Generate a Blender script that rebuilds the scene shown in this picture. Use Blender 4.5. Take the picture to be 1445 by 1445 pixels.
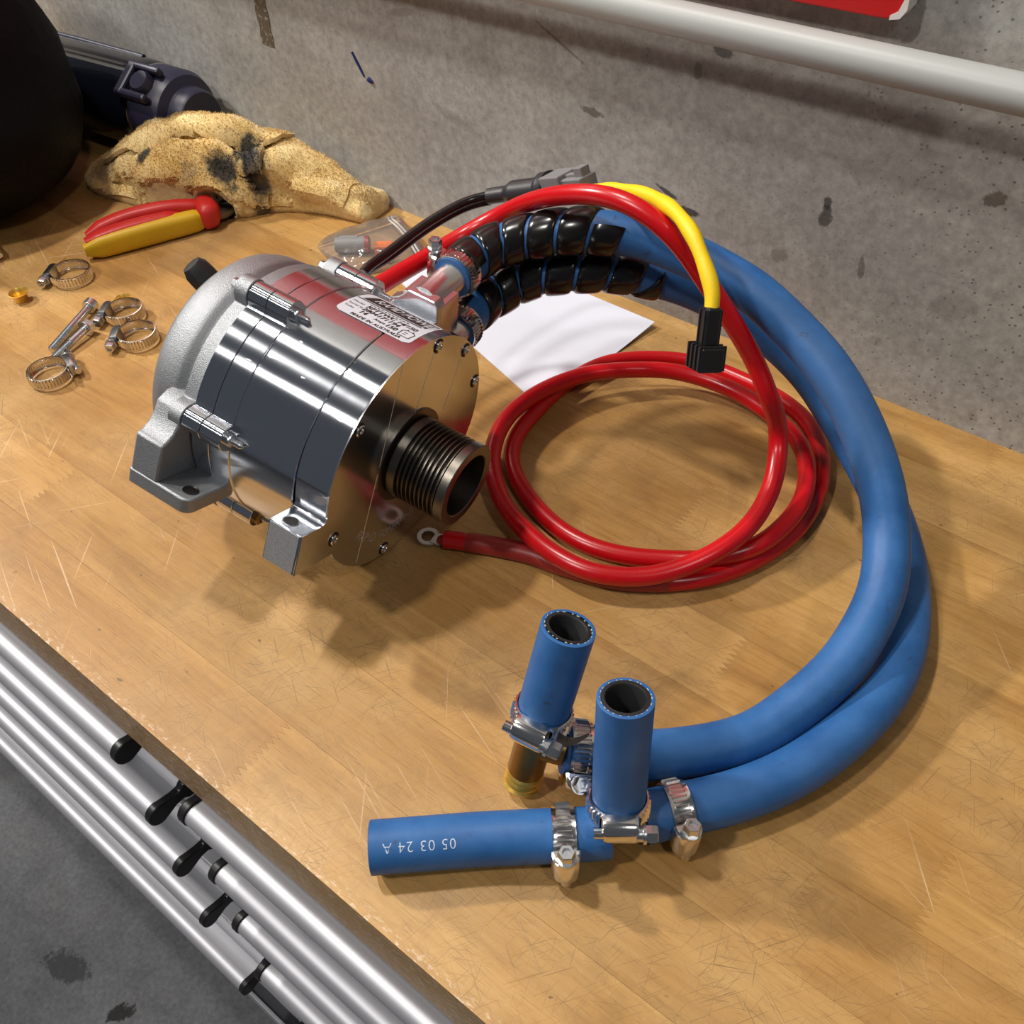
import bpy, bmesh, math, random
import numpy as np
from mathutils import Vector, Matrix

for o in list(bpy.data.objects):
    bpy.data.objects.remove(o, do_unlink=True)
scene = bpy.context.scene
col = scene.collection
BZ = 0.86                      # height of the bench top above the floor; things are built from z = 0 at the bench top and lifted at the end

# ------------------------------------------------------------------ camera
RC = Matrix(((0.785637782, -0.430178705, 0.444656673), (0.617967455, 0.580272498, -0.530471537), (-0.029824480, 0.691541835, 0.721720438)))
cam_d = bpy.data.cameras.new('camera'); cam = bpy.data.objects.new('camera', cam_d); col.objects.link(cam)
cam_d.sensor_width = 36.0; cam_d.lens = 36.0 * 1336.0 / 1445.0; cam_d.clip_start = 0.02
cam.matrix_world = Matrix.Translation((0.0, -0.65956836, 0.51 + BZ)) @ RC.to_4x4()
scene.camera = cam

# ------------------------------------------------------------------ light
world = bpy.data.worlds.new('world'); scene.world = world; world.use_nodes = True
world.node_tree.nodes['Background'].inputs[0].default_value = (0.80, 0.88, 1.0, 1)
world.node_tree.nodes['Background'].inputs[1].default_value = 0.10

def lamp(name, loc, target, size, power, colr, size_y=None):
    d = bpy.data.lights.new(name, 'AREA'); d.energy = power; d.color = colr
    d.shape = 'RECTANGLE'; d.size = size; d.size_y = size_y or size
    o = bpy.data.objects.new(name, d); col.objects.link(o)
    o.location = (loc[0], loc[1], loc[2] + BZ)
    v = Vector(target) - Vector(loc)
    o.rotation_euler = v.to_track_quat('-Z', 'Y').to_euler()
    return o
lamp('overhead_lamp', (-2.75, -0.90, 2.05), (-0.3, -0.3, 0), 0.16, 84, (1.0, 0.96, 0.90), 0.16)
lamp('overhead_lamp', (-1.30, -0.50, 2.60), (-0.3, -0.3, 0), 0.16, 44, (1.0, 0.95, 0.88), 0.16)
lamp('overhead_lamp', (-0.95, -2.05, 2.45), (-0.3, -0.3, 0), 0.18, 34, (1.0, 0.96, 0.90), 0.18)
lamp('overhead_lamp', (1.30, -1.00, 2.55), (-0.3, -0.3, 0), 0.2, 12, (1.0, 0.96, 0.90), 0.2)  # added fill lamp that lightens the shadows, not a fixture of the room

scene.view_settings.view_transform = 'Standard'
scene.view_settings.look = 'None'
scene.view_settings.exposure = -0.20
scene.view_settings.gamma = 1.0
scene.view_settings.use_curve_mapping = False
rnd = random.Random(7)

# ------------------------------------------------------------------ helpers
def V(*a): return np.array(a, float)
def nrm(v): v = np.asarray(v, float); return v / np.linalg.norm(v)

class MB:
    """collects vertices and faces of one mesh"""
    def __init__(s): s.v = []; s.f = []
    def add(s, vs, fs):
        n = len(s.v); s.v += [tuple(map(float, p)) for p in vs]; s.f += [tuple(i + n for i in f) for f in fs]
        return s
    def grid(s, rows, wrap=False, cap0=False, cap1=False):
        m = len(rows[0]); n = len(s.v); k = len(rows)
        for r in rows: s.v += [tuple(map(float, p)) for p in r]
        for i in range(k - 1):
            for j in range(m if wrap else m - 1):
                j2 = (j + 1) % m
                s.f.append((n + i*m + j, n + i*m + j2, n + (i+1)*m + j2, n + (i+1)*m + j))
        if cap0: s.f.append(tuple(n + j for j in reversed(range(m))))
        if cap1: s.f.append(tuple(n + (k-1)*m + j for j in range(m)))
        return s
    def box(s, lo, hi, M=None):
        x0, y0, z0 = lo; x1, y1, z1 = hi
        vs = [(x0,y0,z0),(x1,y0,z0),(x1,y1,z0),(x0,y1,z0),(x0,y0,z1),(x1,y0,z1),(x1,y1,z1),(x0,y1,z1)]
        if M is not None: vs = [M(p) for p in vs]
        return s.add(vs, [(3,2,1,0),(4,5,6,7),(0,1,5,4),(1,2,6,5),(2,3,7,6),(3,0,4,7)])
    def prism(s, poly, f0, f1):
        """poly: list of 2D points; f0/f1 map a 2D point to 3D for both ends"""
        n = len(poly); b = len(s.v)
        s.v += [tuple(map(float, f0(p))) for p in poly] + [tuple(map(float, f1(p))) for p in poly]
        s.f.append(tuple(b + i for i in reversed(range(n)))); s.f.append(tuple(b + n + i for i in range(n)))
        for i in range(n):
            j = (i + 1) % n; s.f.append((b + i, b + j, b + n + j, b + n + i))
        return s
    def lathe(s, prof, o=(0,0,0), ax=(0,0,1), seg=48, close=False):
        """prof: (radius, height) along axis ax from o; radius 0 closes"""
        o = V(*o); ax = nrm(ax); x = nrm(np.cross(ax, (0.31, 0.9, 0.2) if abs(ax[1]) < .9 else (1, 0, 0))); y = np.cross(ax, x)
        t = np.linspace(0, 2*math.pi, seg, endpoint=False)
        rows = [[o + ax*h + max(r, 1e-6)*(math.cos(q)*x + math.sin(q)*y) for q in t] for r, h in prof]
        if close: rows.append(rows[0])
        return s.grid(rows, wrap=True, cap0=(not close), cap1=(not close))
    def sweep(s, pts, rad, seg=20, caps=True, flat=1.0, up0=None, hole=None):
        P = np.array(pts, float); n = len(P)
        T = np.gradient(P, axis=0); T /= np.linalg.norm(T, axis=1)[:, None]
        u = np.array(up0 if up0 is not None else ((0,0,1) if abs(T[0][2]) < .9 else (1,0,0)), float)
        u = nrm(u - T[0]*(u @ T[0])); rows = []
        R = rad if hasattr(rad, '__len__') else [rad]*n
        t = np.linspace(0, 2*math.pi, seg, endpoint=False); frames = []
        for i in range(n):
            if i: u = nrm(u - T[i]*(u @ T[i]))
            w = np.cross(T[i], u); frames.append((P[i], T[i], u.copy(), w))
            rows.append([P[i] + R[i]*(math.cos(q)*u*flat + math.sin(q)*w) for q in t])
        s.grid(rows, wrap=True, cap0=caps, cap1=caps)
        return frames

def obj(name, mb, mat, parent=None, smooth=32, bevel=0, seg=2, subsurf=0):
    me = bpy.data.meshes.new(name); me.from_pydata(mb.v, [], mb.f); me.update()
    bm = bmesh.new(); bm.from_mesh(me); bmesh.ops.remove_doubles(bm, verts=bm.verts, dist=1e-7)
    bmesh.ops.recalc_face_normals(bm, faces=bm.faces); bm.to_mesh(me); bm.free()
    if smooth:
        me.shade_smooth()
        if smooth < 180: me.set_sharp_from_angle(angle=math.radians(smooth))
    o = bpy.data.objects.new(name, me); col.objects.link(o)
    if mat: me.materials.append(mat)
    if parent: o.parent = parent
    if bevel:
        md = o.modifiers.new('bevel', 'BEVEL'); md.width = bevel; md.segments = seg; md.limit_method = 'ANGLE'; md.angle_limit = math.radians(35)
        md.harden_normals = False
    if subsurf:
        md = o.modifiers.new('sub', 'SUBSURF'); md.levels = subsurf; md.render_levels = subsurf
    return o
def tag(o, label, cat, group=None):
    o['label'] = label; o['category'] = cat
    if group: o['group'] = group
    return o
def empty(name, loc=(0,0,0), label=None, cat=None, group=None, M=None):
    o = bpy.data.objects.new(name, None); col.objects.link(o); o.empty_display_size = 0.02
    if M is not None: o.matrix_world = M
    else: o.location = loc
    if label: tag(o, label, cat, group)
    return o
def struct(o): o['kind'] = 'structure'; return o

def spline(P, m=10):
    P = np.array(P, float); Q = []
    for i in range(len(P)-1):
        p0 = P[max(i-1,0)]; p1 = P[i]; p2 = P[i+1]; p3 = P[min(i+2, len(P)-1)]
        for t in np.linspace(0, 1, m, endpoint=False):
            Q.append(.5*((2*p1)+(-p0+p2)*t+(2*p0-5*p1+4*p2-p3)*t*t+(-p0+3*p1-3*p2+p3)*t**3))
    return np.array(Q + [P[-1]])
def resample(P, step, smooth=0):
    Q = spline(P, 14)
    for _ in range(2):
        d = np.r_[0, np.cumsum(np.linalg.norm(np.diff(Q, axis=0), axis=1))]
        n = max(int(d[-1]/step), 3); t = np.linspace(0, d[-1], n+1)
        Q = np.stack([np.interp(t, d, Q[:, k]) for k in range(3)], 1)
        for _ in range(smooth):
            Q[1:-1] = .25*Q[:-2] + .5*Q[1:-1] + .25*Q[2:]
    return Q
def arclen(Q): return np.r_[0, np.cumsum(np.linalg.norm(np.diff(Q, axis=0), axis=1))]
def nearest(Q, p): return int(np.argmin(np.linalg.norm(Q - np.array(p), axis=1)))

def text2d(txt, size, bold=0.0, shear=0.0, spacing=1.0, align='LEFT'):
    cu = bpy.data.curves.new('txt', 'FONT'); cu.body = txt; cu.size = size; cu.offset = bold; cu.shear = shear
    cu.space_character = spacing; cu.align_x = align; cu.resolution_u = 3
    o = bpy.data.objects.new('txt', cu); col.objects.link(o)
    bpy.context.view_layer.update()
    dg = bpy.context.evaluated_depsgraph_get(); me = bpy.data.meshes.new_from_object(o.evaluated_get(dg))
    vs = [(v.co.x, v.co.y) for v in me.vertices]; fs = [tuple(p.vertices) for p in me.polygons]
    bpy.data.objects.remove(o, do_unlink=True); bpy.data.curves.remove(cu); bpy.data.meshes.remove(me)
    return vs, fs

# ------------------------------------------------------------------ materials
class NT:
    def __init__(s, name):
        s.m = bpy.data.materials.new(name); s.m.use_nodes = True; s.t = s.m.node_tree; s.n = s.t.nodes; s.l = s.t.links
        s.b = s.n['Principled BSDF']; s.out = s.n['Material Output']
    def new(s, typ, **kw):
        n = s.n.new(typ)
        for k, v in kw.items(): setattr(n, k, v)
        return n
    def set(s, node, **kw):
        for k, v in kw.items():
            key = k.replace('_', ' ')
            sock = node.inputs[key] if key in node.inputs else node.inputs[k]
            if hasattr(v, 'links') or hasattr(v, 'is_output'): s.l.new(v, sock)
            else: sock.default_value = v
        return node
    def P(s, **kw): s.set(s.b, **kw); return s
    def coord(s, which='Object', scale=(1,1,1), rot=(0,0,0), loc=(0,0,0)):
        c = s.new('ShaderNodeTexCoord'); m = s.new('ShaderNodeMapping'); s.l.new(c.outputs[which], m.inputs[0])
        m.inputs['Location'].default_value = loc; m.inputs['Rotation'].default_value = rot; m.inputs['Scale'].default_value = scale
        return m.outputs[0]
    def noise(s, vec, scale, detail=3, rough=.55, dist=0.0):
        n = s.new('ShaderNodeTexNoise'); s.l.new(vec, n.inputs['Vector'])
        n.inputs['Scale'].default_value = scale; n.inputs['Detail'].default_value = detail; n.inputs['Roughness'].default_value = rough
        n.inputs['Distortion'].default_value = dist
        return n.outputs['Fac']
    def ramp(s, fac, stops, interp='LINEAR'):
        r = s.new('ShaderNodeValToRGB'); r.color_ramp.interpolation = interp; s.l.new(fac, r.inputs[0])
        e = r.color_ramp.elements
        while len(e) < len(stops): e.new(0.5)
        for k, (p, c) in enumerate(stops):
            e[k].position = p; e[k].color = (c, c, c, 1) if not hasattr(c, '__len__') else (*c, 1)
        return r.outputs[0]
    def mix(s, a, b, fac, mode='MIX'):
        m = s.new('ShaderNodeMix', data_type='RGBA', blend_type=mode); m.clamp_factor = True
        for sock, v in ((m.inputs[6], a), (m.inputs[7], b), (m.inputs[0], fac)):
            if hasattr(v, 'is_output'): s.l.new(v, sock)
            else: sock.default_value = v if not hasattr(v, '__len__') else ((*v, 1) if len(v) == 3 else v)
        return m.outputs[2]
    def math(s, op, a, b=None, c=None):
        m = s.new('ShaderNodeMath', operation=op)
        for i, v in enumerate((a, b, c)):
            if v is None: continue
            if hasattr(v, 'is_output'): s.l.new(v, m.inputs[i])
            else: m.inputs[i].default_value = v
        return m.outputs[0]
    def bump(s, h, strength=.2, dist=.001):
        b = s.new('ShaderNodeBump'); s.l.new(h, b.inputs['Height']); b.inputs['Strength'].default_value = strength; b.inputs['Distance'].default_value = dist
        s.l.new(b.outputs[0], s.b.inputs['Normal']); return b
def simple(name, c, rough=.5, metal=0.0, var=0.0, scale=60, bump=0.0, bdist=.0005, spec=.5, coat=0.0, rvar=0.0):
    t = NT(name); v = t.coord()
    t.P(Roughness=rough, Metallic=metal, Coat_Weight=coat); t.b.inputs['Specular IOR Level'].default_value = spec
    nz = t.noise(v, scale, 4)
    k = 1 + var
    t.P(Base_Color=t.mix(tuple(x*(1-var) for x in c), tuple(min(x*k, 1) for x in c), nz))
    if rvar: t.P(Roughness=t.math('ADD', t.math('MULTIPLY', t.math('SUBTRACT', nz, .5), rvar*2), rough))
    if bump: t.bump(t.noise(v, scale*6, 3), bump, bdist)
    return t.m

def wood_mat():
    t = NT('beech_wood'); info = t.new('ShaderNodeObjectInfo'); rv = info.outputs['Random']
    c = t.new('ShaderNodeTexCoord'); off = t.new('ShaderNodeVectorMath', operation='ADD'); t.l.new(c.outputs['Object'], off.inputs[0])
    cmb = t.new('ShaderNodeCombineXYZ'); t.l.new(t.math('MULTIPLY', rv, 37.0), cmb.inputs[0]); t.l.new(t.math('MULTIPLY', rv, 11.0), cmb.inputs[1]); t.l.new(t.math('MULTIPLY', rv, 5.0), cmb.inputs[2])
    t.l.new(cmb.outputs[0], off.inputs[1])
    def mp(src, scale, rot=(0,0,0)):
        if any(rot):
            m0 = t.new('ShaderNodeMapping'); t.l.new(src, m0.inputs[0]); m0.inputs['Rotation'].default_value = rot; src = m0.outputs[0]
        m = t.new('ShaderNodeMapping'); t.l.new(src, m.inputs[0]); m.inputs['Scale'].default_value = scale; return m.outputs[0]
    g = off.outputs[0]
    broad = t.noise(mp(g, (3.5, 26, 26)), 1.0, 5, .6, .8)
    fine = t.noise(mp(g, (16, 300, 300)), 1.0, 3, .6, .25)
    pores = t.ramp(t.noise(mp(g, (60, 900, 900)), 1.0, 2, .5), [(.58, 0.0), (.70, 1.0)])
    base = t.ramp(broad, [(.20, (.27, .135, .036)), (.42, (.40, .218, .064)), (.60, (.485, .278, .090)), (.85, (.57, .350, .132))])
    tint = t.ramp(rv, [(0.0, (.82, .76, .68)), (.3, (.97, .95, .92)), (.7, (1.08, 1.07, 1.06)), (1.0, (.90, .82, .72))])
    cl = t.mix(base, tint, 1.0, 'MULTIPLY')
    cl = t.mix(cl, t.ramp(fine, [(.3, (.84, .80, .74)), (.62, (1.04, 1.04, 1.04))]), .7, 'MULTIPLY')
    cl = t.mix(cl, (.20, .085, .022), t.math('MULTIPLY', pores, .34))
    w = c.outputs['Object']
    # wear: pale rubbed patches, grime, knife scratches
    worn = t.ramp(t.noise(mp(w, (1,1,1)), 7.0, 5, .62), [(.42, 0.0), (.66, 1.0)])
    cl = t.mix(cl, (.62, .42, .20), t.math('MULTIPLY', worn, .30))
    grime = t.ramp(t.noise(mp(w, (1.3, 1, 1)), 16.0, 6, .7), [(.52, 0.0), (.74, 1.0)])
    cl = t.mix(cl, (.19, .105, .042), t.math('MULTIPLY', grime, .42))
    spots = t.ramp(t.noise(mp(w, (1, 1.4, 1)), 95.0, 2, .5), [(.735, 0.0), (.77, 1.0)])
    cl = t.mix(cl, (.055, .035, .022), t.math('MULTIPLY', spots, .65))
    scr = None
    for ang, sc, th in ((.55, 1.0, .685), (1.25, 1.3, .69), (-.5, 1.15, .685), (2.2, .9, .69), (.1, 1.4, .69), (1.75, 1.1, .69), (-1.0, 1.25, .69)):
        q = t.ramp(t.noise(mp(w, (26*sc, 1150*sc, 1), (0, 0, ang)), 1.0, 1, .4), [(th - .004, 0.0), (th + .03, 1.0)])
        scr = q if scr is None else t.math('MAXIMUM', scr, q)
    area = t.ramp(t.noise(mp(w, (1,1,1)), 7.0, 4, .6), [(.38, 0.08), (.60, 1.0)])
    cl = t.mix(cl, (.10, .060, .030), t.math('MULTIPLY', t.math('MULTIPLY', scr, area), .50))
    ls = None
    for ang, sc in ((.9, 1.0), (-.9, .8), (.35, 1.2)):
        q = t.ramp(t.noise(mp(w, (9*sc, 520*sc, 1), (0, 0, ang)), 1.0, 0, .4), [(.765, 0.0), (.785, 1.0)])
        ls = q if ls is None else t.math('MAXIMUM', ls, q)
    cl = t.mix(cl, (.72, .55, .36), t.math('MULTIPLY', t.math('MULTIPLY', ls, t.ramp(t.noise(mp(w, (1,1,1)), 5.0, 2), [(.5, 0.0), (.62, 1.0)])), .5))
    # chipped lacquer along the front edge
    sx = t.new('ShaderNodeSeparateXYZ'); t.l.new(w, sx.inputs[0])
    edge = t.ramp(t.math('ADD', t.math('MULTIPLY', sx.outputs[1], -1.0), 0.0), [(.5595, 0.0), (.5650, 1.0)])
    chip = t.ramp(t.noise(mp(w, (170, 420, 420)), 1.0, 4, .65), [(.54, 0.0), (.62, 1.0)])
    cl = t.mix(cl, (.80, .66, .50), t.math('MULTIPLY', t.math('MULTIPLY', edge, chip), .62))
    t.P(Base_Color=cl, Roughness=t.math('ADD', t.math('MULTIPLY', t.noise(mp(w, (1,1,1)), 22, 4), .25), .28))
    t.b.inputs['Specular IOR Level'].default_value = .42
    h = t.math('SUBTRACT', t.math('MULTIPLY', fine, .5), t.math('MULTIPLY', t.math('MAXIMUM', scr, pores), .5))
    t.bump(h, .16, .0006)
    return t.m

def concrete_mat(name, c0, c1, marks=(), pores=True, axis='XZ', sc=1.0):
    t = NT(name); w = t.coord()
    big = t.noise(w, 2.6*sc, 6, .62); mid = t.noise(w, 14*sc, 6, .68, .6); fin = t.noise(w, 120*sc, 4, .7)
    cl = t.mix(c0, c1, t.ramp(big, [(.30, 0.0), (.70, 1.0)]))
    cl = t.mix(cl, t.ramp(mid, [(.30, (.74, .72, .70)), (.70, (1.14, 1.14, 1.13))]), .8, 'MULTIPLY')
    cl = t.mix(cl, t.ramp(fin, [(.30, (.70, .70, .70)), (.70, (1.20, 1.20, 1.19))]), .9, 'MULTIPLY')
    h = t.math('MULTIPLY', mid, .5)
    if pores:
        vn = t.new('ShaderNodeTexVoronoi', feature='F1'); t.l.new(w, vn.inputs['Vector']); vn.inputs['Scale'].default_value = 230
        pz = t.ramp(vn.outputs['Distance'], [(.17, 1.0), (.26, 0.0)])
        sel = t.new('ShaderNodeSeparateColor'); t.l.new(vn.outputs['Color'], sel.inputs[0])
        pz = t.math('MULTIPLY', pz, t.ramp(sel.outputs[0], [(.56, 0.0), (.62, 1.0)]))
        sx0 = t.new('ShaderNodeSeparateXYZ'); t.l.new(w, sx0.inputs[0])
        pz = t.math('MULTIPLY', pz, t.ramp(t.math('ADD', sx0.outputs[0], t.math('MULTIPLY', big, .5)), [(0.0, .22), (.25, 1.0)]))
        cl = t.mix(cl, (.035, .03, .027), t.math('MULTIPLY', pz, .85)); h = t.math('SUBTRACT', h, pz)
        br = t.ramp(t.noise(w, 34, 3, .6), [(.66, 0.0), (.74, 1.0)])
        cl = t.mix(cl, (.14, .10, .075), t.math('MULTIPLY', br, .35))
    if marks:
        sx = t.new('ShaderNodeSeparateXYZ'); t.l.new(w, sx.inputs[0])
        X = sx.outputs[0]; Zc = sx.outputs[2] if axis == 'XZ' else sx.outputs[1]
        jit = t.math('MULTIPLY', t.math('SUBTRACT', t.noise(w, 110, 4, .75), .5), 3.2)
        for (mx, mz, ra, rb, ang, cc, op) in marks:
            dx = t.math('SUBTRACT', X, mx); dz = t.math('SUBTRACT', Zc, mz); ca, sa = math.cos(ang), math.sin(ang)
            u = t.math('DIVIDE', t.math('ADD', t.math('MULTIPLY', dx, ca), t.math('MULTIPLY', dz, sa)), ra)
            v = t.math('DIVIDE', t.math('SUBTRACT', t.math('MULTIPLY', dz, ca), t.math('MULTIPLY', dx, sa)), rb)
            d = t.math('ADD', t.math('ADD', t.math('MULTIPLY', u, u), t.math('MULTIPLY', v, v)), jit)
            cl = t.mix(cl, cc, t.math('MULTIPLY', t.ramp(d, [(.55, 1.0), (1.0, 0.0)]), op))
    t.P(Base_Color=cl, Roughness=.82); t.b.inputs['Specular IOR Level'].default_value = .3
    t.bump(h, .35, .0012)
    return t.m

M_wood = wood_mat()
DK = (.03, .028, .027)
wall_marks = [(-.4465, .166, .013, .004, -.1, (.10, .085, .07), .75), (-.3466, .1064, .011, .004, .0, DK, .85), (-.3685, .1176, .012, .0022, -.35, DK, .8),
    (-.2295, .139, .006, .011, .0, DK, .75), (-.2303, .150, .0035, .006, .2, DK, .8), (-.193, .106, .003, .011, .1, (.07, .06, .055), .6),
    (-.118, .187, .009, .006, .5, (.09, .06, .04), .7), (-.3325, .238, .010, .005, -.2, DK, .7), (-.351, .220, .004, .007, .0, (.08, .07, .06), .55),
    (-.48, .2147, .03, .0016, -.45, (.12, .10, .09), .6), (-.291, .2453, .003, .003, 0, DK, .7), (-.26, .095, .008, .007, .6, (.13, .11, .10), .5),
    (-.12, .10, .02, .012, .4, (.16, .14, .13), .35), (-.60, .12, .035, .006, -.3, (.17, .16, .15), .3), (-.66, .205, .022, .004, .2, (.17, .15, .13), .4), (-.52, .09, .02, .008, .1, (.17, .16, .15), .3)]
M_wall = concrete_mat('wall_concrete', (.335, .325, .308), (.445, .430, .405), wall_marks)
M_floor = concrete_mat('floor_concrete', (.055, .057, .066), (.125, .127, .136), [(-.80, -.71, .04, .02, .3, (.02, .02, .022), .8), (-.69, -.70, .02, .012, 1.0, (.008, .008, .008), .95)], pores=False, axis='XY', sc=1.3)
M_cast = simple('cast_aluminium', (.33, .34, .355), .50, .92, .12, 260, .7, .0006)
def turned(name, c, rough, lines=1.0):
    t = NT(name); v = t.coord(scale=(6, 6, 2600)); w = t.coord()
    ln = t.noise(v, 1.0, 2, .5)
    sm = t.noise(w, 38, 5, .65)
    sc = t.ramp(t.noise(t.coord(scale=(260, 260, 90), rot=(.3, .2, 0)), 1.0, 2), [(.70, 0.0), (.74, 1.0)])
    t.P(Base_Color=t.mix(c, tuple(x*.86 for x in c), sm), Metallic=1.0)
    t.P(Roughness=t.math('ADD', t.math('ADD', t.math('MULTIPLY', sm, .06), rough), t.math('MULTIPLY', sc, .12)))
    t.bump(t.math('ADD', ln, t.math('MULTIPLY', sc, .4)), .08*lines, .0004)
    ax = t.new('ShaderNodeCombineXYZ'); ax.inputs[2].default_value = 1.0
    vt = t.new('ShaderNodeVectorTransform', vector_type='VECTOR', convert_from='OBJECT', convert_to='WORLD'); t.l.new(ax.outputs[0], vt.inputs[0]); t.l.new(vt.outputs[0], t.b.inputs['Tangent'])
    t.b.inputs['Anisotropic'].default_value = 1.0
    return t.m
M_turned = turned('turned_aluminium', (.70, .72, .77), .115)
M_mill = turned('milled_aluminium', (.80, .81, .83), .18, .5)
def plate_mat():
    t = NT('polished_plate'); w = t.coord()
    sm = t.noise(w, 26, 5, .6)
    t.P(Base_Color=t.mix((.86, .86, .87), (.76, .77, .78), sm), Metallic=1.0, Roughness=t.math('ADD', t.math('MULTIPLY', sm, .14), .11))
    t.bump(t.noise(t.coord(scale=(500, 14, 14)), 1.0, 2), .03, .0003); return t.m
M_plate = plate_mat()
M_blocky = simple('foot_end_aluminium', (.34, .35, .37), .5, .6, .5, 1100, .5, .0003)
M_pulley = simple('dark_steel', (.17, .152, .13), .36, 1.0, .12, 200, .1)
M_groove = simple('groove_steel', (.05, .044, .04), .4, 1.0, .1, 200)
M_zinc = simple('zinc_steel', (.62, .64, .66), .26, 1.0, .15, 300, .1)
M_chrome = simple('bright_steel', (.74, .72, .70), .16, 1.0, .08, 200, .05)
M_brass = simple('brass', (.82, .53, .11), .36, .85, .12, 120, .05)
M_brassd = simple('tarnished_brass', (.30, .18, .06), .38, 1.0, .2, 120, .05)
M_black = simple('black_plastic', (.012, .012, .013), .33, 0, .1, 80)
M_blackg = simple('black_gloss_plastic', (.0075, .0065, .006), .21, 0, .1, 60)
M_rubber = simple('black_rubber', (.016, .016, .017), .55, 0, .2, 150, .1)
M_shrink = simple('heat_shrink', (.022, .021, .025), .45, 0, .15, 120, .1)
M_red = simple('red_cable', (.52, .003, .007), .28, 0, .06, 60, .05)
M_redsh = simple('red_heat_shrink', (.30, .020, .016), .42, 0, .12, 90, .1)
M_yel = simple('yellow_sleeve', (.88, .60, .004), .5, 0, .08, 120, .25)
M_greyp = simple('grey_plastic', (.20, .20, .205), .5, 0, .06, 100)
M_hose_in = simple('hose_lining', (.009, .009, .010), .55, 0, .25, 200, .2)
M_white = simple('label_white', (.58, .59, .64), .45, 0, .02, 60)
M_ink = simple('label_ink', (.028, .014, .012), .5, 0, .05, 60)
M_paper = simple('white_paper', (.64, .65, .73), .75, 0, .015, 12)
M_alu = simple('anodised_aluminium', (.54, .54, .575), .52, .75, .05, 40, .06)
M_panel = simple('drawer_panel', (.40, .40, .43), .5, .4, .05, 40)
M_pipe = simple('grey_pipe_plastic', (.40, .41, .395), .42, 0, .05, 9, .05)
M_redbox = simple('red_board', (.50, .008, .008), .4, 0, .06, 30)
M_torn = simple('torn_edge', (.70, .66, .64), .8, 0, .1, 80)
def hose_mat():
    t = NT('blue_hose_rubber'); w = t.coord()
    a = t.noise(w, 30, 5, .65); d = t.noise(w, 85, 4, .7, .6); p = t.noise(w, 9, 3)
    cl = t.mix((.014, .090, .275), (.034, .140, .37), t.ramp(a, [(.3, 0.0), (.7, 1.0)]))
    cl = t.mix(cl, (.075, .16, .34), t.math('MULTIPLY', t.ramp(p, [(.5, 0.0), (.72, 1.0)]), .5))
    cl = t.mix(cl, (.035, .04, .05), t.math('MULTIPLY', t.ramp(d, [(.64, 0.0), (.72, 1.0)]), .6))
    t.P(Base_Color=cl, Roughness=.50); t.bump(t.noise(w, 260, 3), .12, .0004); t.b.inputs['Specular IOR Level'].default_value = .4
    return t.m
M_hose = hose_mat()
M_print = simple('white_print', (.55, .62, .74), .6, 0, .2, 400)

# ------------------------------------------------------------------ setting
struct(obj('floor', MB().box((-4.5, -4.5, -BZ - .05), (3.0, 0.02, -BZ)), M_floor, smooth=0))
wall = struct(obj('wall_back', MB().box((-4.5, 0.0, -BZ - .05), (3.0, 0.18, 1.75)), M_wall, smooth=0))
def tape_mat():
    t = NT('tape_residue'); w = t.coord(); q = t.ramp(t.noise(w, 260, 4, .7), [(.55, 0.0), (.66, 1.0)])
    t.P(Base_Color=t.mix((.115, .085, .052), (.33, .31, .28), q), Roughness=.85); return t.m
M_tape = tape_mat()
mb = MB(); rows = []
for i in range(13):
    z = .232 - .096*i/12; j = .0012*math.sin(i*2.1)
    rows.append([(-.8705 + j, .001, z), (-.8700 + j, -.0006, z), (-.8518 - j*.7, -.0006, z - .0004*i*.2), (-.8513 - j*.7, .001, z)])
mb.grid(rows, cap0=True, cap1=True); obj('tape_residue', mb, M_tape, wall, 0)
M_pen = simple('blue_ink', (.008, .018, .12), .7)
mb = MB(); mb.sweep([(-.7325, 0, .1555), (-.7265, 0, .146), (-.7195, 0, .1345)], [.0014, .0017, .0011], 6)
mb.sweep([(-.7145, 0, .1335), (-.7115, 0, .1325), (-.7075, 0, .1312)], [.0024, .0028, .0008], 6); obj('pen_mark', mb, M_pen, wall)

pipe = empty('wall_pipe', (-.4, -.026, .27), 'pale grey round plastic pipe running along the concrete wall', 'pipe')
PM = Matrix.Translation((.4, .026, -.27))
def loc(o, M): o.matrix_parent_inverse = M; return o
mb = MB(); mb.sweep([(-3.4, -.03, .243), (-.40, -.03, .2645), (2.0, -.03, .2815)], .0118, 40); loc(obj('pipe_tube', mb, M_pipe, pipe), PM)
for x in (-1.9, .55):
    z = .2645 + .0071*(x + .4)
    mb = MB().box((x - .01, -.0425, z - .0135), (x + .01, .0, z + .0135)); loc(obj('pipe_clip', mb, M_greyp, pipe, bevel=.002), PM)

sign = empty('wall_board', (-.5, -.008, .29), 'red board with a torn white corner fixed above the wall pipe', 'board')
SM = Matrix.Translation((.5, .008, -.29))
mb = MB(); mb.prism([(-1.25, .2725), (-.216, .2865), (-.2065, .2885), (-.203, .294), (-.2045, .68), (-1.25, .68)], lambda p: (p[0], -.016, p[1]), lambda p: (p[0], -.002, p[1]))
loc(obj('board_panel', mb, M_redbox, sign, 0, bevel=.001), SM)
mb = MB(); mb.prism([(-.212, .2868), (-.2055, .2885), (-.2022, .294), (-.2028, .312), (-.2042, .312), (-.2052, .3), (-.2075, .2925), (-.212, .2895)], lambda p: (p[0], -.0167, p[1]), lambda p: (p[0], -.0015, p[1]))
loc(obj('torn_corner', mb, M_torn, sign, 0), SM)

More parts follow.
